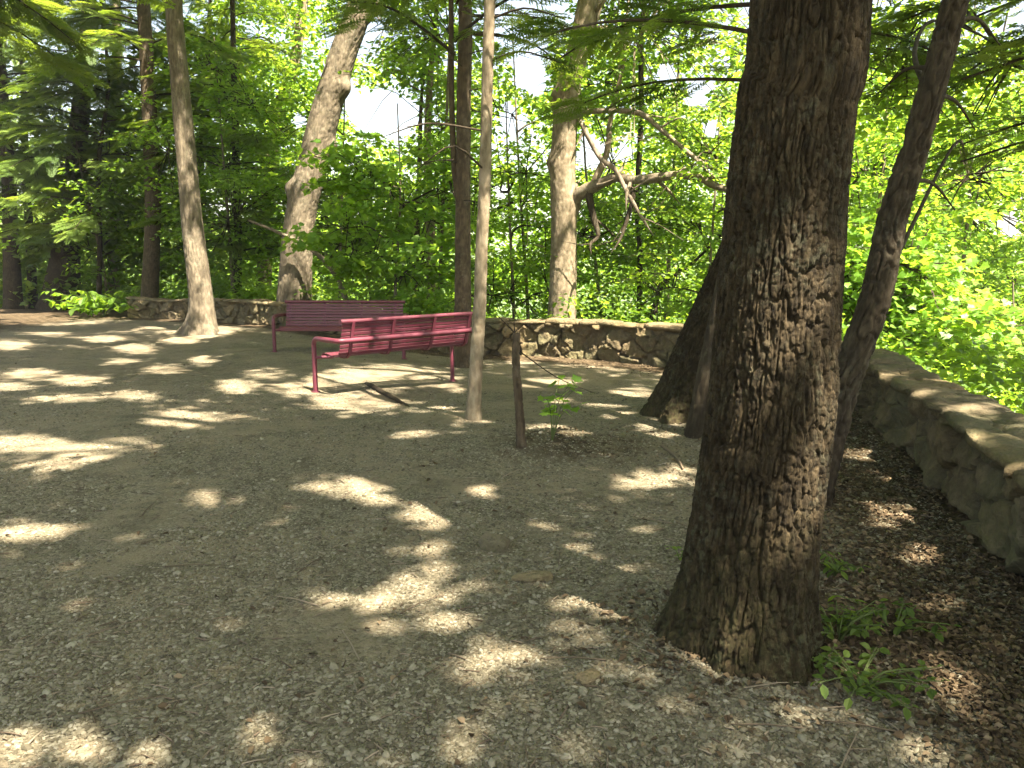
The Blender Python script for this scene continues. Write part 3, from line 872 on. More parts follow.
def crown(root, path, balls, leaf=LEAF, mat=M_BROAD, nlimb=6, cull=True, gap=True, clear=0., bark=None, limbr=.05, nomin=None, flat=.28, name='crown'):
    """balls: (centre, radii, clumps, leaves per clump, clump radius, leaf size). Returns crown; limbs become parts."""
    L0 = np.array(root.location); mb = MB()
    cs = []
    for cen, rr, nc, nl, cr, ls in balls:
        d = norm(RNG.normal(0, 1, (nc, 3)))*(RNG.random((nc, 1))**.42)
        C = np.array(cen)+d*np.array(rr)
        nz = vnoise(C[:, 0]*.5, C[:, 1]*.5, C[:, 2]*.6)
        C = C[nz > -.32]
        if gap: C = C[~in_gap(C, 1.25)]
        if clear:   # keep foliage out of the open space under the canopy
            u, v, w_ = project(C); C = C[~((w_ > 0) & (v > clear) & (u > -200) & (u < 1220))]
        cs.append(C)
        n = len(C)*nl
        q = np.repeat(C, nl, 0)
        ang = RNG.random(n)*2*pi; rho = np.sqrt(RNG.random(n))*cr*(.6+.8*np.repeat(RNG.random(len(C)), nl))
        pos = q+np.c_[np.cos(ang)*rho, np.sin(ang)*rho, RNG.normal(0, cr*flat*.5, n)-.28*rho*rho/cr]
        if cull: pos_m = ~in_light(pos)
        else: pos_m = np.ones(n, bool)
        if gap: pos_m &= ~in_gap(pos)
        if clear:
            u, v, w_ = project(pos); pos_m &= ~((w_ > 0) & (v > clear+10) & (u > -60) & (u < 1090))
        pos = pos[pos_m]; ang = ang[pos_m]; n = len(pos)
        A, B, N = leaf_axes(n, .5, -.25, ang+RNG.normal(0, .7, n))
        scatter(mb, leaf[0], leaf[1], pos-L0, A, B, N, ls*(.65+.7*RNG.random(n)), 0)
        # twigs inside each clump
        k = 4; a2 = RNG.random(len(C)*k)*2*pi; Cq = np.repeat(C, k, 0); ln = cr*.85
        twigs(mb, Cq-L0, Cq-L0+np.c_[np.cos(a2)*ln, np.sin(a2)*ln, np.full(len(a2), -.15*ln)], .006, .002, 1, .08)
    C = np.concatenate(cs)
    # limbs: group clumps by direction
    if nlimb and len(C):
        zlo = C[:, 2].min()
        seeds = C[RNG.choice(len(C), min(nlimb, len(C)), False)]
        for _ in range(4):
            lab = np.argmin(((C[:, None]-seeds[None])**2).sum(-1), 1)
            seeds = np.array([C[lab == k].mean(0) if (lab == k).any() else seeds[k] for k in range(len(seeds))])
        for k, sd in enumerate(seeds):
            if not (lab == k).any(): continue
            zt = max(path[0, 2]+.5, min(sd[2]-.25*np.hypot(*(sd[:2]-path[-1, :2])), path[-1, 2]-.1))
            a = at_height(path, zt)
            mid = (a+sd)/2+np.array([RNG.normal(0, .2), RNG.normal(0, .2), .12*np.linalg.norm(sd-a)])
            pts = np.array([a, (a*.6+mid*.4)+RNG.normal(0, .06, 3), mid, (mid+sd)/2+RNG.normal(0, .1, 3), sd])
            limb(root, pts, [limbr, limbr*.8, limbr*.6, limbr*.42, limbr*.25], mat=bark)
            Q, _ = catmull(pts, 24)
            cl = C[lab == k]
            j = np.argmin(((cl[:, None]-Q[None, 6:])**2).sum(-1), 1)
            twigs(mb, Q[6:][j]-L0, cl-L0, .016, .006, 1, .08)
    return mb.build(name, [mat, bark or B_LIMB], root, smoothf=False)


def hemlock_boughs(root, path, specs, mat=M_HEM, shape=SPRAY, cull=True, gap=True, bark=None, name='crown', bare=0, clear=0.):
    """specs: (z, azimuth, length, droop, spray size, spacing)"""
    L0 = np.array(root.location); mb = MB(); pos, az, siz, dr = [], [], [], []
    for z, a, l, dp, ss, sp_ in specs:
        st = at_height(path, z); n = max(3, int(l/sp_))
        t = np.linspace(0, 1, 8); dirv = np.array([cos(a), sin(a), 0])
        bz = .10*l*np.sin(t*pi*.6)-dp*t*t*l
        Q = st+dirv*(t*l)[:, None]+np.c_[0*t, 0*t, bz]+np.c_[.05*l*np.sin(t*3+a), .05*l*np.cos(t*2+a), 0*t]
        tube(mb, Q-L0, .006+.022*l/3*(1-t*.85), 5, 1, cap=False)
        tt = np.linspace(.18, 1, n)
        for q in tt:
            p = np.array([np.interp(q, t, Q[:, k]) for k in range(3)])
            for sd in (-1, 1):
                pos.append(p+RNG.normal(0, .05, 3)); az.append(a+sd*(.85-.45*q)+RNG.normal(0, .18)); siz.append(ss*(.6+.6*(1-abs(q-.45)))*(.75+.5*RNG.random())); dr.append(-.10-dp*q*.9)
        pos.append(Q[-1]); az.append(a); siz.append(ss); dr.append(-.25)
    pos = np.array(pos); az = np.array(az); siz = np.array(siz); dr = np.array(dr)
    m = np.ones(len(pos), bool)
    tipm = pos+np.c_[np.cos(az), np.sin(az), 0*az]*siz[:, None]*.45
    if cull: m &= ~in_light(tipm)
    if gap: m &= ~in_gap(tipm)
    if clear:
        u, v, w_ = project(tipm); m &= ~((w_ > 0) & (v > clear))
    pos, az, siz, dr = pos[m], az[m], siz[m], dr[m]; n = len(pos)
    p = dr+RNG.normal(0, .16, n); ro = RNG.normal(0, .3, n)
    A = np.c_[np.cos(az)*np.cos(p), np.sin(az)*np.cos(p), np.sin(p)]; H = np.c_[-np.sin(az), np.cos(az), 0*az]; U = np.cross(A, H)
    B = H*np.cos(ro)[:, None]+U*np.sin(ro)[:, None]; N = np.cross(A, B)
    h = RNG.random(n) < .5
    for k in (0, 1):
        mm = h if k else ~h
        scatter(mb, shape[k][0], shape[k][1], pos[mm]-L0, A[mm], B[mm], N[mm], siz[mm], 0)
    return mb.build(name, [mat, bark or B_DARK], root, smoothf=False)


def hem_specs(z0, z1, n, l0, l1, ss=.75, sp_=.28, dp=.22, az=None):
    out = []
    for i in range(n):
        z = z0+(z1-z0)*(i+RNG.random()*.7)/n; q = (z-z0)/(z1-z0)
        a = RNG.random()*2*pi if az is None else az[0]+(az[1]-az[0])*RNG.random()
        out.append((z, a, (l0+(l1-l0)*q)*(.7+.5*RNG.random()), dp*(.6+.8*RNG.random()), ss*(1-.2*q), sp_))
    return out


def dead_twigs(root, path, z0, z1, n, l, name='bare_branches', mat=None):
    """bare side twigs up a stem"""
    for i in range(n):
        z = z0+(z1-z0)*(i+.5*RNG.random())/n; a = RNG.random()*2*pi; q = at_height(path, z); ll = l*(.5+.8*RNG.random())
        d = np.array([cos(a), sin(a), .0])
        e = q+d*ll+np.array([0, 0, -.12*ll]); mid = (q+e)/2+np.array([0, 0, .10*ll])+RNG.normal(0, .04*ll, 3)
        mb = MB(); L0 = np.array(root.location)
        tube(mb, np.array([q, mid, e])-L0, [.012, .009, .003], 5, 0, 8)
        k = 5; tq = RNG.random(k)*.7+.3; b = q+(e-q)*tq[:, None]+np.array([0, 0, 1])*(.10*ll*np.sin(tq*pi))[:, None]
        aa = a+RNG.choice([-1, 1], k)*(.5+.5*RNG.random(k)); l2 = ll*.4*(1.1-tq)
        twigs(mb, b-L0, b-L0+np.c_[np.cos(aa)*l2, np.sin(aa)*l2, -.1*l2], .004, .0015, 0)
        mb.build('branch', mat or B_DARK, root)


def tree(name, pts, Y, top, label, kind, taper=.45, dY=0., group=None, **kw):
    path, rad = grow_path(pts, Y, top, taper, dY)
    root = empty(name, (path[1][0], path[1][1], float(height(path[1][0], path[1][1]))), label, 'tree', group)
    t = trunk(root, path, rad, kind, **kw)
    return root, path


# ---- big oak right in front
op = [(747, 640, 108), (754, 545, 111), (762, 480, 114), (772, 400, 115), (779, 300, 112), (786, 200, 111), (796, 100, 110), (809, 0, 110)]
oakY = float(G(746, 640)[1])
oak, oakp = tree('oak_tree', op, oakY, 9.5, 'huge dark oak trunk with deeply furrowed bark standing nearest to us', 'oak', taper=.6,
                 nu=420, dv=.005, fine=4.9, flare=.26, fh=.30, lobes=5, flph=2.6, ampk=1.35, roots=[(2.75, .42, .10), (-1.25, .36, .10), (-2.15, .28, .06), (.15, .35, .09), (1.4, .4, .1), (-.55, .2, .04)],
                 burls=[(2.75, pi, .07, .035), (.95, -2.2, .05, .02), (1.75, -.9, .06, .015)])
crown(oak, oakp, [((1.8, .8, 10.2), (7.4, 6.8, 3.4), 680, 95, .85, .17)], nlimb=9, clear=-12, limbr=.13, bark=B_OAK)

# ---- slim trunk leaning right beyond the oak
bp = [(812, 503, 31), (834, 420, 29), (849, 370, 28), (875, 300, 27), (892, 222, 26), (914, 150, 25), (937, 70, 24), (955, 0, 23)]
tb, tbp = tree('leaning_tree', bp, float(G(812, 503)[1]), 9., 'slim dark trunk leaning right, just beyond the huge oak', 'dark', nu=90, dv=.015, flare=.25, fh=.15, ampk=2.0)
crown(tb, tbp, [((5.2, 3.6, 9.4), (3.8, 4.0, 2.4), 210, 80, .75, .15)], nlimb=6, clear=-12, limbr=.06, bark=B_DARK)
for a, b in (((938, 70), (880, 92)), ((930, 95), (975, 130)), ((952, 20), (1000, 45)), ((905, 180), (955, 210))):
    p0 = P(a[0], a[1], float(tbp[1][1])); p1 = P(b[0], b[1], float(tbp[1][1])+.6)
    limb(tb, [p0, (p0+p1)/2+np.array([0, 0, .08]), p1], [.018, .012, .004], 6, 10, 'branch', B_DARK)

q1, q2 = P(955, 60, 8.6), P(985, 190, 9.6)
crown(tb, tbp, [(q1, (1.5, 1.4, .7), 46, 44, .5, .095), (q2, (.9, 1.2, .5), 16, 40, .42, .09)], nlimb=3, limbr=.02, bark=B_DARK, name='low_foliage')

# ---- stout leaning trunk behind the oak
mp = [(690, 415, 60), (700, 375, 60), (714, 337, 59), (731, 298, 58), (750, 250, 56), (768, 180, 53), (785, 80, 50), (796, 0, 48)]
tc_, tcp = tree('leaning_tree', mp, float(G(690, 415)[1]), 10., 'stout rough leaning trunk with a flared root base, half hidden by the huge oak', 'oak', nu=170, dv=.014, flare=.30, fh=.30, lobes=4, flph=2.4, ampk=2.4, roots=[(2.95, .38, .12), (-2.2, .3, .16), (-1.2, .3, .14)])
crown(tc_, tcp, [((1.6, 7.6, 11.2), (6.2, 5.0, 3.2), 400, 85, .8, .16)], nlimb=7, clear=-12, limbr=.1, bark=B_OAK)

# ---- slim reddish hemlock stem between them
dp_ = [(699, 436, 26), (709, 380, 25), (721, 320, 24), (735, 250, 23), (752, 150, 21), (768, 50, 19)]
td, tdp = tree('hemlock_tree', dp_, float(G(699, 436)[1]), 7.6, 'slim smooth brown hemlock stem against the left edge of the huge oak', 'dark', nu=60, dv=.02, flare=.3, fh=.15, ampk=.6)
hemlock_boughs(td, tdp, [(z, a, l, .12, .42, .17) for z, a, l in ((3.0, 2.75, 1.5), (3.35, 3.3, 1.9), (3.6, 2.4, 2.1), (3.95, 2.95, 2.3), (4.2, 3.5, 1.9), (4.4, 2.2, 2.2), (4.7, 3.0, 2.2), (5.2, 2.6, 2.4), (5.4, 3.6, 2.2),
    (3.4, .3, 1.7), (3.9, -.2, 1.9), (4.3, .6, 2.0), (4.9, .1, 2.2), (5.4, -.5, 2.0), (5.9, 1.2, 2.0), (6.1, 4.4, 1.6), (6.6, 3.0, 1.8), (6.9, 0., 1.8), (6.4, 1.8, 1.9), (5.8, 2.1, 1.9))], shape=SPRAYF)

# ---- slender pale stem in front of the bench
ep = [(473, 419, 14.5), (476, 370, 13), (480, 300, 12.5), (482, 240, 12), (485, 180, 12), (487, 100, 11.5), (490, 0, 11)]
te, tep = tree('slender_tree', ep, float(G(473, 419)[1]), 9.5, 'slender pale stem standing in front of the right end of the red benches', 'pale', nu=48, dv=.02, flare=.22, fh=.1)
dead_twigs(te, tep, 2.3, 4.6, 7, 1.0)
crown(te, tep, [((-2.6, 7.6, 10.0), (4.4, 4.4, 2.8), 260, 85, .75, .16)], nlimb=5, clear=-12, limbr=.04)

# ---- twin hemlock behind the bench end
fp = [(463, 352, 19), (463, 290, 16), (463, 200, 15), (464, 100, 14), (465, 0, 13)]
FY = 12.6
tf_, tfp = tree('hemlock_tree', fp, FY, 12., 'straight dark hemlock with a thinner twin stem, behind the right bench end', 'hem', nu=56, dv=.03, flare=.25, fh=.2)
o, r = px_path([(461, 215, 6), (455, 175, 6), (452, 110, 5.6), (451, 0, 5)], FY); limb(tf_, o, r, 12, 30, 'twin_stem', B_HEM, .05)
dead_twigs(tf_, tfp, 2.2, 5.5, 12, 1.1)
hemlock_boughs(tf_, tfp, hem_specs(4.6, 12, 34, 2.9, 1.2, .62, .24, .12), shape=SPRAY)

# ---- big leaning trunk behind the rear bench
gp = [(293, 318, 34), (296, 270, 31), (301, 215, 30), (313, 165, 29), (328, 105, 28), (344, 52, 26), (360, 5, 24)]
GYY = 19.9
tg, tgp = tree('leaning_tree', gp, GYY, 15., 'big knobbly grey trunk leaning right behind the rear bench, beyond the wall', 'grey', nu=90, dv=.035, flare=.25, fh=.35, ampk=2.2,
               burls=[(3.6, pi, .20, .16), (6.3, -.4, .22, .14), (4.9, 0., .16, .12)])
o, r = px_path([(352, 30, 13), (372, 12, 11), (390, -14, 10), (415, -50, 8)], GYY); limb(tg, o, r, 14, 20, 'limb', B_GREY)
crown(tg, tgp, [((-3.4, 19.5, 11.8), (6.0, 4.5, 4.2), 330, 75, .8, .15)], nlimb=7, limbr=.1, bark=B_GREY, clear=170)

# ---- trunk with a pale flared foot at left
hp = [(203, 333, 25), (202, 305, 22), (198, 270, 21), (192, 220, 20), (186, 150, 18.5), (180, 80, 17), (174, 0, 15.5)]
HY = float(G(203, 333)[1])
th_, thp = tree('maple_tree', hp, HY, 14., 'tall grey trunk with a pale flared foot, left of the benches', 'grey', nu=80, dv=.03, flare=.55, fh=.34, lobes=4, flph=2.9, ampk=1.6, roots=[(3.2, .35, .26), (-.7, .3, .22), (-1.7, .28, .14), (1.5, .4, .2)])
crown(th_, thp, [((-6.4, 14.2, 12.4), (5.8, 5.6, 4.2), 400, 80, .8, .15)], nlimb=7, limbr=.08, bark=B_GREY, clear=30)

# ---- trees of the dark wood at left
ip = [(148, 302, 17), (152, 250, 15), (153, 200, 15), (150, 120, 14), (146, 50, 13), (143, 0, 12.5)]
ti, tip = tree('hemlock_tree', ip, 23.5, 16., 'straight reddish hemlock trunk just left of the grey trunk with the flared foot', 'hem', nu=40, dv=.05, flare=.2, fh=.2)
hemlock_boughs(ti, tip, hem_specs(6.4, 15, 40, 3.6, 1.6, .85, .30, .25), cull=False)
jp = [(60, 304, 36), (66, 255, 26), (73, 205, 21), (80, 120, 17)]
tj, tjp = tree('hemlock_tree', jp, 26.5, 16., 'thick black leaning trunk in the deep shade at far left', 'dark', nu=40, dv=.06, flare=.35, fh=.4)
hemlock_boughs(tj, tjp, hem_specs(4.0, 15, 50, 4.2, 1.8, .95, .36, .30), cull=False)
kp = [(13, 303, 17), (11, 240, 14), (8, 165, 12)]
tk, tkp = tree('hemlock_tree', kp, 26.0, 15., 'narrow dark trunk at the left edge, in the shade', 'dark', nu=32, dv=.06, flare=.2)
hemlock_boughs(tk, tkp, hem_specs(3.8, 14, 44, 3.8, 1.6, .9, .36, .30), cull=False)
lp = [(33, 303, 9), (30, 240, 8), (26, 170, 7)]
tl, tlp = tree('hemlock_tree', lp, 29., 11., 'thin dark stem between the two dark trunks at far left', 'dark', nu=24, dv=.08)
hemlock_boughs(tl, tlp, hem_specs(4.0, 10.5, 20, 2.5, 1.2, .8, .36, .30))
# the hemlock whose boughs hang in from outside the left edge
up = np.array([(-10.6, 12.6, -.2), (-10.6, 12.6, 3), (-10.5, 12.7, 8), (-10.4, 12.6, 15)]); ur = np.array([.24, .22, .17, .05])
tu = empty('hemlock_tree', (-10.6, 12.6, 0), 'hemlock boughs hanging into the upper left corner, nearest of the left hemlocks', 'tree')
trunk(tu, up, ur, 'hem', nu=32, dv=.08)
hemlock_boughs(tu, up, hem_specs(5.6, 15.5, 66, 4.6, 2.4, .78, .26, .22), clear=120)
qp = [(98, 303, 8), (100, 240, 8), (99, 160, 7)]
for pts, Y, top, lab, ss in (
        ([(98, 304, 5), (100, 240, 4.5), (99, 160, 4)], 24.8, 11.5, 'sunlit drooping hemlock between the black leaning trunk and the reddish trunk', 38),
        ([(236, 312, 9), (238, 240, 8), (236, 160, 7)], 24., 13., 'dark green hemlock between the flared grey trunk and the knobbly leaning trunk', 40),
        ([(196, 306, 8), (199, 240, 7), (201, 160, 6)], 28., 13., 'hemlock in the wood directly behind the grey trunk with the flared foot', 36)):
    t_, p_ = tree('hemlock_tree', pts, Y, top, lab, 'dark', nu=24, dv=.08)
    hemlock_boughs(t_, p_, hem_specs(1.8, top-.4, ss, 3.4, 1.1, .85, .30, .25), cull=False)
t_, p_ = tree('dead_tree', [(113, 303, 11), (115, 150, 10), (117, 60, 9), (116, 0, 8)], 30., 13., 'pale bare trunk high up between the left hemlocks', 'pale', nu=24, dv=.1)
dead_twigs(t_, p_, 5, 11, 8, 1.2)
t_, p_ = tree('maple_tree', [(262, 305, 15), (268, 190, 14), (278, 112, 13), (293, 72, 11), (303, 0, 10)], 29., 15., 'pale trunk leaning left behind the knobbly trunk, seen among leaves', 'pale', nu=28, dv=.1)
crown(t_, p_, [((-9, 28, 11.5), (4.5, 3.5, 4), 150, 55, .9, .19)], nlimb=5, clear=200)

# ---- trunk with the long pale limb beyond the far wall
pm = [(561, 330, 29), (563, 285, 27), (564, 230, 26), (563, 180, 25), (565, 130, 24.5), (568, 92, 24), (578, 50, 22), (588, 0, 20)]
MY = 15.6
tm, tmp = tree('maple_tree', pm, MY, 14., 'pale grey trunk beyond the far wall with a long crooked limb reaching right', 'pale', nu=80, dv=.03, flare=.2, fh=.3, ampk=1.6,
               burls=[(4.4, pi, .16, .08), (3.6, -.3, .18, .10), (5.6, pi, .2, .08)])
def plimb(root, pts, Y0, Y1, n=12, name='limb', mat=B_PALE):
    o, r = [], []
    for i, (x, y, w_) in enumerate(pts):
        Yq = Y0+(Y1-Y0)*i/(len(pts)-1); p = P(x, y, Yq); o.append(p); r.append(w_*Yq/F/2)
    o = np.array(o); r = list(r)
    k = RNG.normal(0, .05, o.shape); k[0] = 0; o = o+k
    for i in range(1, len(o)):       # side shoots, and a fine tip
        e = o[i]+norm((o[i]-o[i-1])[None])[0]*.5+RNG.normal(0, .30, 3); mid = (o[i]+e)/2+RNG.normal(0, .06, 3)
        limb(root, [o[i], mid, e], [max(r[i]*.5, .006), max(r[i]*.35, .004), .002], 6, 8, 'shoot', mat)
    tip = o[-1]+(o[-1]-o[-2])*.9+RNG.normal(0, .08, 3); o = np.vstack([o, tip]); r.append(.003)
    limb(root, o, r, n, 44, name, mat, .26)
plimb(tm, [(568, 212, 12), (582, 196, 12), (597, 186, 11.5), (612, 178, 10), (632, 180, 9), (652, 173, 8.5), (676, 174, 7.5), (700, 180, 7), (728, 187, 6.5), (770, 180, 5)], MY, 14.2, mat=B_GREY)
plimb(tm, [(570, 100, 6), (584, 128, 5.5), (600, 155, 5), (614, 172, 4.6), (628, 192, 4), (640, 214, 3)], MY, 14.6, mat=B_LIMB)
plimb(tm, [(588, 190, 7), (594, 218, 6), (597, 232, 4), (590, 242, 3)], MY-.3, 15.0, mat=B_DARK)
plimb(tm, [(628, 180, 5), (634, 198, 4.5), (624, 214, 4), (620, 238, 2.6)], 15.0, 14.8, mat=B_DARK)
plimb(tm, [(575, 112, 6), (600, 112, 5), (636, 112, 5), (660, 127, 4.5), (690, 152, 4)], MY, 14.8, mat=B_LIMB)
plimb(tm, [(592, 188, 7), (604, 150, 6), (612, 112, 5), (622, 70, 4), (628, 20, 3)], MY, 16, mat=B_PALE)
plimb(tm, [(578, 50, 12), (592, 20, 10), (604, -15, 8), (622, -60, 6)], MY, 16)
crown(tm, tmp, [((1.6, 15.6, 11.), (5.6, 4.2, 4.2), 300, 75, .75, .14), ((2.6, 15.2, 5.4), (3.2, 2.0, 2.2), 50, 45, .6, .13)], nlimb=7, limbr=.08, bark=B_PALE, clear=260)

t_, p_ = tree('young_tree', [(638, 335, 5.5), (640, 262, 5.2), (637, 205, 5), (641, 120, 5.5), (641, 40, 5), (645, 0, 4.6)], 17.5, 11., 'thin dark upright stem right of the pale trunk with the crooked limb', 'dark', nu=16, dv=.06)
crown(t_, p_, [((3.0, 17.3, 8.5), (2.6, 2.2, 2.6), 70, 55, .6, .13)], nlimb=4, limbr=.03)
t_, p_ = tree('young_tree', [(644, 330, 5), (658, 296, 4.5), (676, 274, 4), (694, 262, 3)], 16.5, 5.2, 'thin sapling leaning right above the far wall', 'dark', nu=14, dv=.06)
crown(t_, p_, [((4.2, 16.5, 4.2), (1.4, 1.2, 1.0), 26, 45, .5, .12)], nlimb=3, limbr=.02)
t_, p_ = tree('young_tree', [(430, 325, 9), (431, 250, 9), (428, 180, 8), (428, 120, 7)], 21., 10., 'pale crooked stem seen above the right half of the rear bench', 'pale', nu=20, dv=.08, ampk=3)
crown(t_, p_, [((-2.3, 21, 8.), (2.4, 2.4, 2.4), 70, 55, .7, .15)], nlimb=4, limbr=.035)
t_, p_ = tree('young_tree', [(410, 325, 7), (415, 262, 6.5), (418, 205, 5)], 21.8, 7., 'dim crooked stem just left of the pale one above the rear bench', 'hem', nu=18, dv=.08, ampk=3)
crown(t_, p_, [((-2.8, 21.8, 6.), (1.8, 1.8, 1.8), 36, 50, .7, .15)], nlimb=3, limbr=.03)

# ---- dead limb propped behind the rear bench
lo = empty('fallen_branch', P(344, 300, 19.0), 'bare curved dead limb slanting past the knobbly leaning trunk', 'branch')
o, r = px_path([(348, 305, 5.5), (338, 280, 5.2), (324, 260, 4.8), (306, 246, 4.2), (282, 234, 3.4), (248, 220, 2.4)], 19.2)
limb(lo, o, r, 10, 30, 'dead_limb', B_GREY)

# ---- leafy trees on the falling ground beyond the wall
def leafy(px, Y, top, R, label, mat=M_BROAD, leaf=LEAF, n=95, per=55, ls=.115, low=.6, kind='grey', wpx=None, ref=320, group=None):
    X = (px-512)/F*Y; g = float(height(X, Y))
    root = empty('leafy_tree', (X, Y, g), label, 'tree', group)
    ln = RNG.normal(0, .25, 2)
    path = np.array([(X, Y, g-.2), (X+ln[0]*.2, Y+ln[1]*.2, g+(top-g)*.25), (X+ln[0], Y+ln[1], g+(top-g)*.6), (X+ln[0]*1.6, Y, top-.3)])
    r0 = .02+.0038*(top-g)
    trunk(root, path, np.array([r0, r0*.85, r0*.5, .01]), kind, nu=18, dv=.1)
    zl = max(g+low, -2.0)
    crown(root, path, [((X, Y, (top+zl)/2), (R, R*.85, (top-zl)/2), n, per, .58, ls)], leaf, mat, nlimb=5, limbr=.03, bark=B_DARK)


LEAFY = [
    (395, 17.2, 5.2, 2.0, 'low bright maple showing its leaves just above the rear bench', M_MAPLE, MAPLE, 80, 45, .15),
    (340, 23., 7.4, 2.6, 'leafy green tree below the big sky opening, right of the knobbly trunk', M_BROAD, LEAF, 150, 55, .14),
    (235, 22.5, 8.0, 2.6, 'bright green tree filling the space left of the knobbly trunk', M_BROAD, LEAF, 140, 55, .14),
    (375, 25., 5.0, 2.8, 'dark bushy tree seen between the two upright stems and the knobbly trunk', M_HEM, LEAF, 140, 60, .14),
    (440, 19., 9.5, 2.6, 'leafy tree just left of the straight twin-stemmed hemlock', M_BROAD, LEAF, 130, 55, .13),
    (515, 17.5, 5.4, 2.2, 'leafy tree between the slender pale stem and the trunk with the crooked limb', M_BROAD, LEAF, 130, 55, .12),
    (530, 23., 9.0, 2.6, 'taller tree behind, seen left of the trunk with the crooked limb', M_BROAD, LEAF, 120, 55, .15),
    (605, 18.5, 6.8, 2.4, 'bushy green tree directly right of the pale trunk, under its crooked limb', M_BROAD, LEAF, 150, 55, .12),
    (665, 20., 9.5, 2.8, 'light green tree behind the thin upright stem', M_MAPLE, LEAF, 150, 55, .14),
    (705, 15.5, 4.8, 2.0, 'green tree just beyond the far wall, left of the huge oak', M_BROAD, LEAF, 110, 55, .115),
    (740, 18., 9.0, 3.0, 'leafy tree whose crown spreads behind the huge oak', M_BROAD, LEAF, 150, 55, .13),
    (860, 14.5, 6.8, 2.4, 'yellow green maple between the huge oak and the slim leaning trunk', M_MAPLE, LEAF, 170, 50, .12),
    (905, 13.5, 2.6, 2.1, 'bright maple whose leaves rise right behind the curve of the wall', M_MAPLE, MAPLE, 170, 48, .125),
    (955, 17., 7.4, 3.0, 'glowing yellow green tree right of the slim leaning trunk', M_MAPLE, LEAF, 230, 55, .13),
    (1015, 13.5, 1.5, 2.3, 'brightest sunlit green tree at the right edge, low beyond the wall', M_SUNLIT, MAPLE, 170, 45, .12),
    (1050, 18., 7.6, 3.0, 'tall leafy tree at the right edge above the sunlit one', M_BROAD, LEAF, 200, 50, .14),
    (900, 22., 8.5, 3.4, 'leafy tree farther down the slope, behind the slim leaning trunk', M_MAPLE, LEAF, 190, 55, .16),
    (985, 24., 3.6, 3.6, 'sunny round topped tree far down the slope at right', M_SUNLIT, LEAF, 190, 55, .17),
    (110, 25., 6.5, 2.6, 'small leafy tree in the shade below the left hemlocks', M_BROAD, LEAF, 80, 50, .15),
]
for px, Y, top, R, lab, mt, lf, n, per, ls in LEAFY:
    leafy(px, Y, top, R, lab, mt, lf, n, per, ls)

# hemlock hanging in from the right edge
vp = np.array([(7.4, 6.4, -1.6), (7.4, 6.4, 1), (7.3, 6.5, 5), (7.3, 6.5, 9.5)]); vr = np.array([.16, .14, .10, .03])
tv_ = empty('hemlock_tree', (7.4, 6.4, float(height(7.4, 6.4))), 'dark hemlock boughs reaching in from the right edge, above the bright leaves', 'tree')
trunk(tv_, vp, vr, 'dark', nu=24, dv=.1)
hemlock_boughs(tv_, vp, [(z, a, l, .14, .45, .18) for z, a, l in ((2.6, 2.9, 3.3), (2.9, 2.5, 3.2), (3.2, 3.1, 3.6), (3.5, 2.7, 3.7), (3.8, 2.95, 4.0), (4.1, 2.4, 3.6), (4.4, 3.2, 3.6), (4.7, 2.8, 3.7), (5.2, 2.7, 3.2), (4.5, 1.6, 2.2), (3.4, 1.8, 2.2))]+[(z, -2.1+2.6*RNG.random(), 2.6+1.4*RNG.random(), .14, .6, .2) for z in np.linspace(2.5, 6.5, 10)], shape=SPRAYF)  # second list: out-of-view boughs added to shade the wall and litter at right

# ---- what nobody could count: the woods behind, the undergrowth along the wall
def mass(name, n, per, pick, cr, ls, mats, shape=LEAF):
    mb = MB(); C = pick(n); C = C[~in_gap(C, 1.35)]
    q = np.repeat(C, per, 0); m_ = len(q); ang = RNG.random(m_)*2*pi; rho = np.sqrt(RNG.random(m_))*cr
    pos = q+np.c_[np.cos(ang)*rho, np.sin(ang)*rho, RNG.normal(0, cr*.2, m_)-.25*rho*rho/cr]
    pos = pos[(outside(pos[:, 0], pos[:, 1]) > .55) & ~in_gap(pos)]; m_ = len(pos)
    A, B, N = leaf_axes(m_, .5, -.25)
    scatter(mb, shape[0], shape[1], pos, A, B, N, ls*(.6+.8*RNG.random(m_)), 0)
    return tag(mb.build(name, mats, smoothf=False), kind='stuff')


def pick_woods(n):
    Y = 25+24*RNG.random(n)**1.2; px = RNG.random(n)*(890 if not HEMW else 360)+(240 if not HEMW else -110); X = (px-512)/F*Y; g = height(X, Y)
    topz = 8.0+3.5*vnoise(X*.16, Y*.16)+.12*(Y-25)-smooth(400, 1000, px)*1.0
    z = np.maximum(g, -4)+.3+(topz-np.maximum(g, -4))*RNG.random(n)
    C = np.c_[X, Y, z]
    k = vnoise(X*.3, Y*.3, z*.45) > -.25-.3*smooth(6, 2, z)
    return C[k]


HEMW = 0
mass('background_woods', 3000, 46, pick_woods, 1.1, .22, M_MAPLE)  # brighter maple leaf colour stands in for sunlight on these woods
HEMW = 1
mass('hemlock_woods', 1500, 42, pick_woods, 1.0, .22, M_HEM)


def pick_under(n):
    k = RNG.integers(22, len(EDGE)-3, n); d = EDGE[k+1]-EDGE[k]; t = norm(d); o_ = np.c_[t[:, 1], -t[:, 0]]
    p = EDGE[k]+d*RNG.random((n, 1))+o_*(.85+3.6*RNG.random((n, 1))**1.4)
    g = height(p[:, 0], p[:, 1]); z = np.maximum(g+.1, -.9)+(1.15+.5*vnoise(p[:, 0]*.7, p[:, 1]*.7))*RNG.random(n)*smooth(5.0, 8.5, p[:, 1])
    return np.c_[p, z]


mass('undergrowth', 700, 36, pick_under, .38, .10, M_BROAD)


def pick_left(n):
    X = -30+19.5*RNG.random(n); Y = 23+14*RNG.random(n); z = .1+.7*RNG.random(n)**2
    k = (outside(X, Y) > 1.) & (vnoise(X*.5, Y*.5) > .0)
    return np.c_[X, Y, z][k]


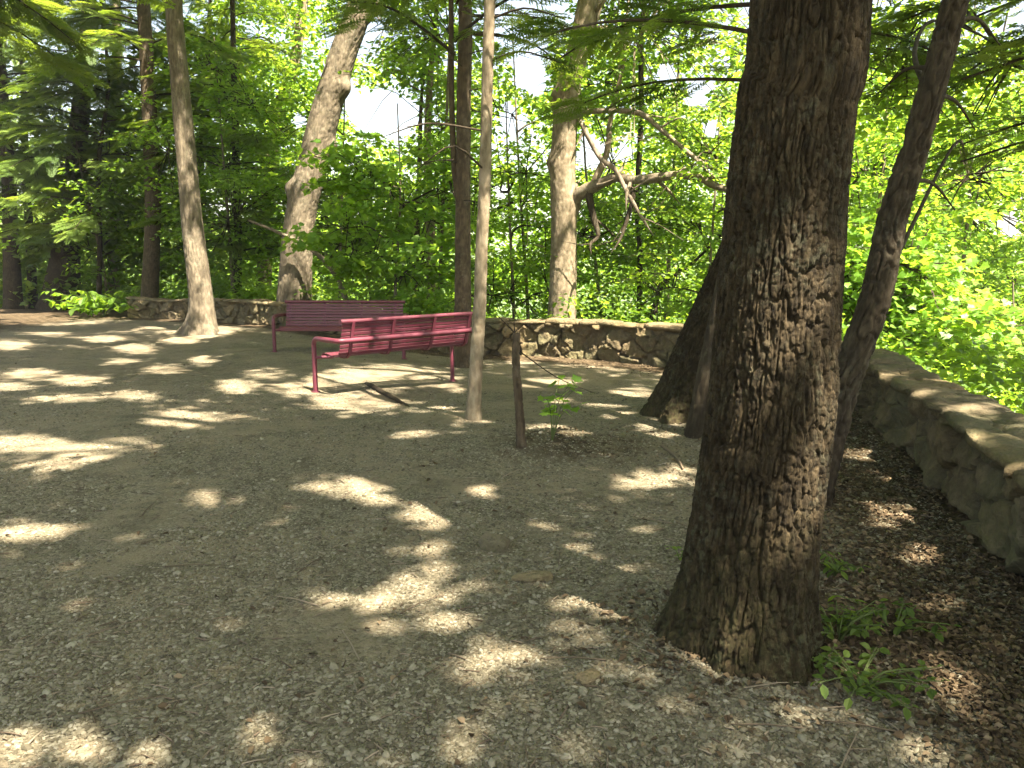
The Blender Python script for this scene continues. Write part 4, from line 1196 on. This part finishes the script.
mass('fern_undergrowth', 260, 30, pick_left, .4, .13, M_BROAD)


def pick_far(n):
    Y = 70+120*RNG.random(n)**.8; X = (RNG.random(n)*2-1)*Y*1.0+8; g = height(X, Y)
    return np.c_[X, Y, g+1+9*RNG.random(n)**.6]


mass('far_woods', 3200, 16, pick_far, 2.6, 1.1, M_BROAD)

# ------------------------------------------------------------------ small things on the gravel
# broken sapling stake
sp_ = [(521, 446, 9.5), (520, 420, 8.5), (517.5, 385, 8), (516, 360, 7.6), (516.5, 333, 6.5)]
SY = float(G(521, 446)[1])
o, r = px_path(sp_, SY); o[0][2] = float(surf(o[0][0], o[0][1])); d = o[0].copy(); d[2] -= .12
st = empty('sapling_stump', o[0], 'thin broken sapling stump standing upright alone in the gravel', 'stump')
trunk(st, np.array([d]+o), np.array([r[0]*1.05]+r), 'hem', nu=30, dv=.012, flare=.35, fh=.05, ampk=.7, name='stem')
plimb(st, [(516, 352, 4), (519, 346, 3), (523, 343, 2)], SY, SY-.02, 8, 'snag', B_DARK)


def leaf_blades(root, mb, pos, az, size, shape=MAPLE, pitch=-.3):
    n = len(pos); A, B, N = leaf_axes(n, .3, pitch, az)
    scatter(mb, shape[0], shape[1], pos-np.array(root.location), A, B, N, size)


def seedling(name, base, label, stems, leafn, ls, mat, shape=MAPLE, spread=.3, hgt=.4, cat='plant'):
    root = empty(name, base, label, cat); mb = MB(); ml = MB(); base = np.array(base)
    for i in range(stems):
        a = RNG.random()*2*pi; l = spread*(.4+.7*RNG.random()); h_ = hgt*(.45+.6*RNG.random())
        e = base+np.array([cos(a)*l, sin(a)*l, h_]); m_ = base+np.array([cos(a)*l*.35, sin(a)*l*.35, h_*.65])
        Q = np.array([base+np.array([0, 0, -.02]), m_, e]); tube(mb, Q-base, [.0045, .0035, .0018], 5, 0, 7)
        k = leafn; t = .35+.65*RNG.random(k); t[0] = 1
        q, _ = catmull(Q, 12); pos = np.array([[np.interp(v, np.linspace(0, 1, 12), q[:, c_]) for c_ in range(3)] for v in t])
        az = RNG.random(k)*2*pi; off = np.c_[np.cos(az), np.sin(az), .1*np.ones(k)]*ls*.35
        twigs(mb, pos-base, pos+off-base, .0016, .001)
        leaf_blades(root, ml, pos+off, az, ls*(.6+.6*RNG.random(k)), shape)
    mb.build('stem', M_TWIG if mat is None else B_GREEN, root); ml.build('leaves', mat, root, smoothf=False)
    return root


B_GREEN = simple_attr_mat('green_stem', [(0, (.06, .09, .03)), (1, (.12, .15, .05))], .7)
g = G(552, 440); seedling('maple_seedling', (g[0], g[1], float(surf(g[0], g[1]))), 'small maple seedling with bright leaves beside the broken sapling stump', 6, 6, .085, M_MAPLE, MAPLE, .46, .50)
for (px, py, lab, s_, n_, ls, sprd, hg, shp) in (
        (858, 690, 'low leafy weed at the right foot of the huge oak', 16, 10, .040, .24, .12, LEAF),
        (838, 640, 'grassy green weed behind the right foot of the huge oak', 14, 10, .036, .26, .12, LEAF),
        (895, 632, 'small trailing weed on the litter right of the oak foot', 7, 5, .05, .20, .10, LEAF),
        (680, 560, 'tiny green sprig on the gravel left of the oak foot', 4, 4, .035, .07, .07, LEAF),
        (835, 575, 'small weed between the huge oak and the slim leaning trunk', 7, 5, .05, .14, .12, LEAF)):
    g = G(px, py); seedling('weed_plant', (g[0], g[1], float(surf(g[0], g[1]))), lab, s_, n_, ls, M_HEM, shp, sprd, hg)
g = G(103, 317); seedling('fern_plant', (g[0], g[1], float(surf(g[0], g[1]))), 'low green fern clump at the left end of the stone wall', 26, 12, .26, M_BROAD, LEAF, 1.5, .75)


def rock(px, py, sx, sy, sz, label, rz=0., rnd=.3):
    g = G(px, py); n = 26
    th = np.linspace(0, 2*pi, 2*n, endpoint=False); ph = np.linspace(-pi/2+.05, pi/2-.05, n)
    T_, P_ = np.meshgrid(th, ph)
    x, y, z = np.cos(P_)*np.cos(T_), np.cos(P_)*np.sin(T_), np.sin(P_)
    k = 1+.25*vnoise(x*1.6+px, y*1.6, z*1.6)+.08*vnoise(x*5, y*5+px, z*5)
    z = np.sign(z)*np.abs(z)**.6
    V = np.stack([x*k*sx, y*k*sy, z*k*sz], -1)
    mb = MB(); mb.add(V.reshape(-1, 3), grid_faces(2*n, n, True), 0, rnd); mb.add(V[-1], np.arange(2*n)[None], 0, rnd); mb.add(V[0], np.arange(2*n)[::-1][None], 0, rnd)
    o_ = mb.build('flat_stone', M_ROCK); o_.location = (g[0], g[1], float(surf(g[0], g[1]))+sz*.55); o_.rotation_euler = (RNG.normal(0, .06), RNG.normal(0, .06), rz)
    tag(o_, label, 'stone')


rock(495, 549, .085, .06, .055, 'rounded tan stone half sunk in the middle of the gravel', -.4, .5)
rock(534, 579, .10, .05, .022, 'flat grey green stone flush with the gravel, right of the tan one', .1, .25)
rock(588, 680, .05, .035, .02, 'small flat stone in the gravel left of the oak foot', .6, .3)

# root breaking the surface under the front bench
g = [G(x, y) for x, y in ((366, 384), (376, 390), (388, 397), (402, 404), (414, 408))]
rt = empty('tree_root', g[2], 'dark tree root breaking the surface under the front bench', 'root')
mb = MB(); tube(mb, np.array([(q[0], q[1], float(surf(q[0], q[1]))+dz) for q, dz in zip(g, (.0, .022, .025, .012, -.03))])-np.array(rt.location), [.028, .032, .028, .02, .014], 10, 0, 30, .25)
mb.build('root_wood', B_DARK, rt)
# fallen stick near the leaning trunk
g0, g1 = G(662, 447), G(683, 470)
fs = empty('fallen_stick', g0, 'bare fallen stick on the gravel left of the slim hemlock stem', 'stick')
mb = MB(); tube(mb, np.array([(q[0], q[1], float(surf(q[0], q[1]))+.012) for q in (g0, (g0+g1)/2+np.array([.03, 0, 0]), g1)])-g0, [.012, .013, .007], 7, 0, 14, .15); mb.build('stick_wood', M_TWIG, fs)
# ---- the damp bright air under the trees
def haze():
    m, t, o = new_mat('haze')
    v = nd(t, 'ShaderNodeVolumePrincipled', {'Color': (.92, .96, 1., 1), 'Density': HAZE, 'Anisotropy': .35})
    t.links.new(v.outputs[0], o.inputs[1])
    x0, x1, y0, y1, z0, z1 = -2600., 2600., -1600., 3600., -80., 60.
    mb = MB(); V = [(x, y, z) for x in (x0, x1) for y in (y0, y1) for z in (z0, z1)]
    mb.add(V, np.array([(0, 1, 3, 2), (4, 6, 7, 5), (0, 4, 5, 1), (2, 3, 7, 6), (0, 2, 6, 4), (1, 5, 7, 3)]))
    tag(mb.build('haze', m, smoothf=False), kind='stuff')


HAZE = .0010
if HAZE: haze()
bpy.context.view_layer.update()
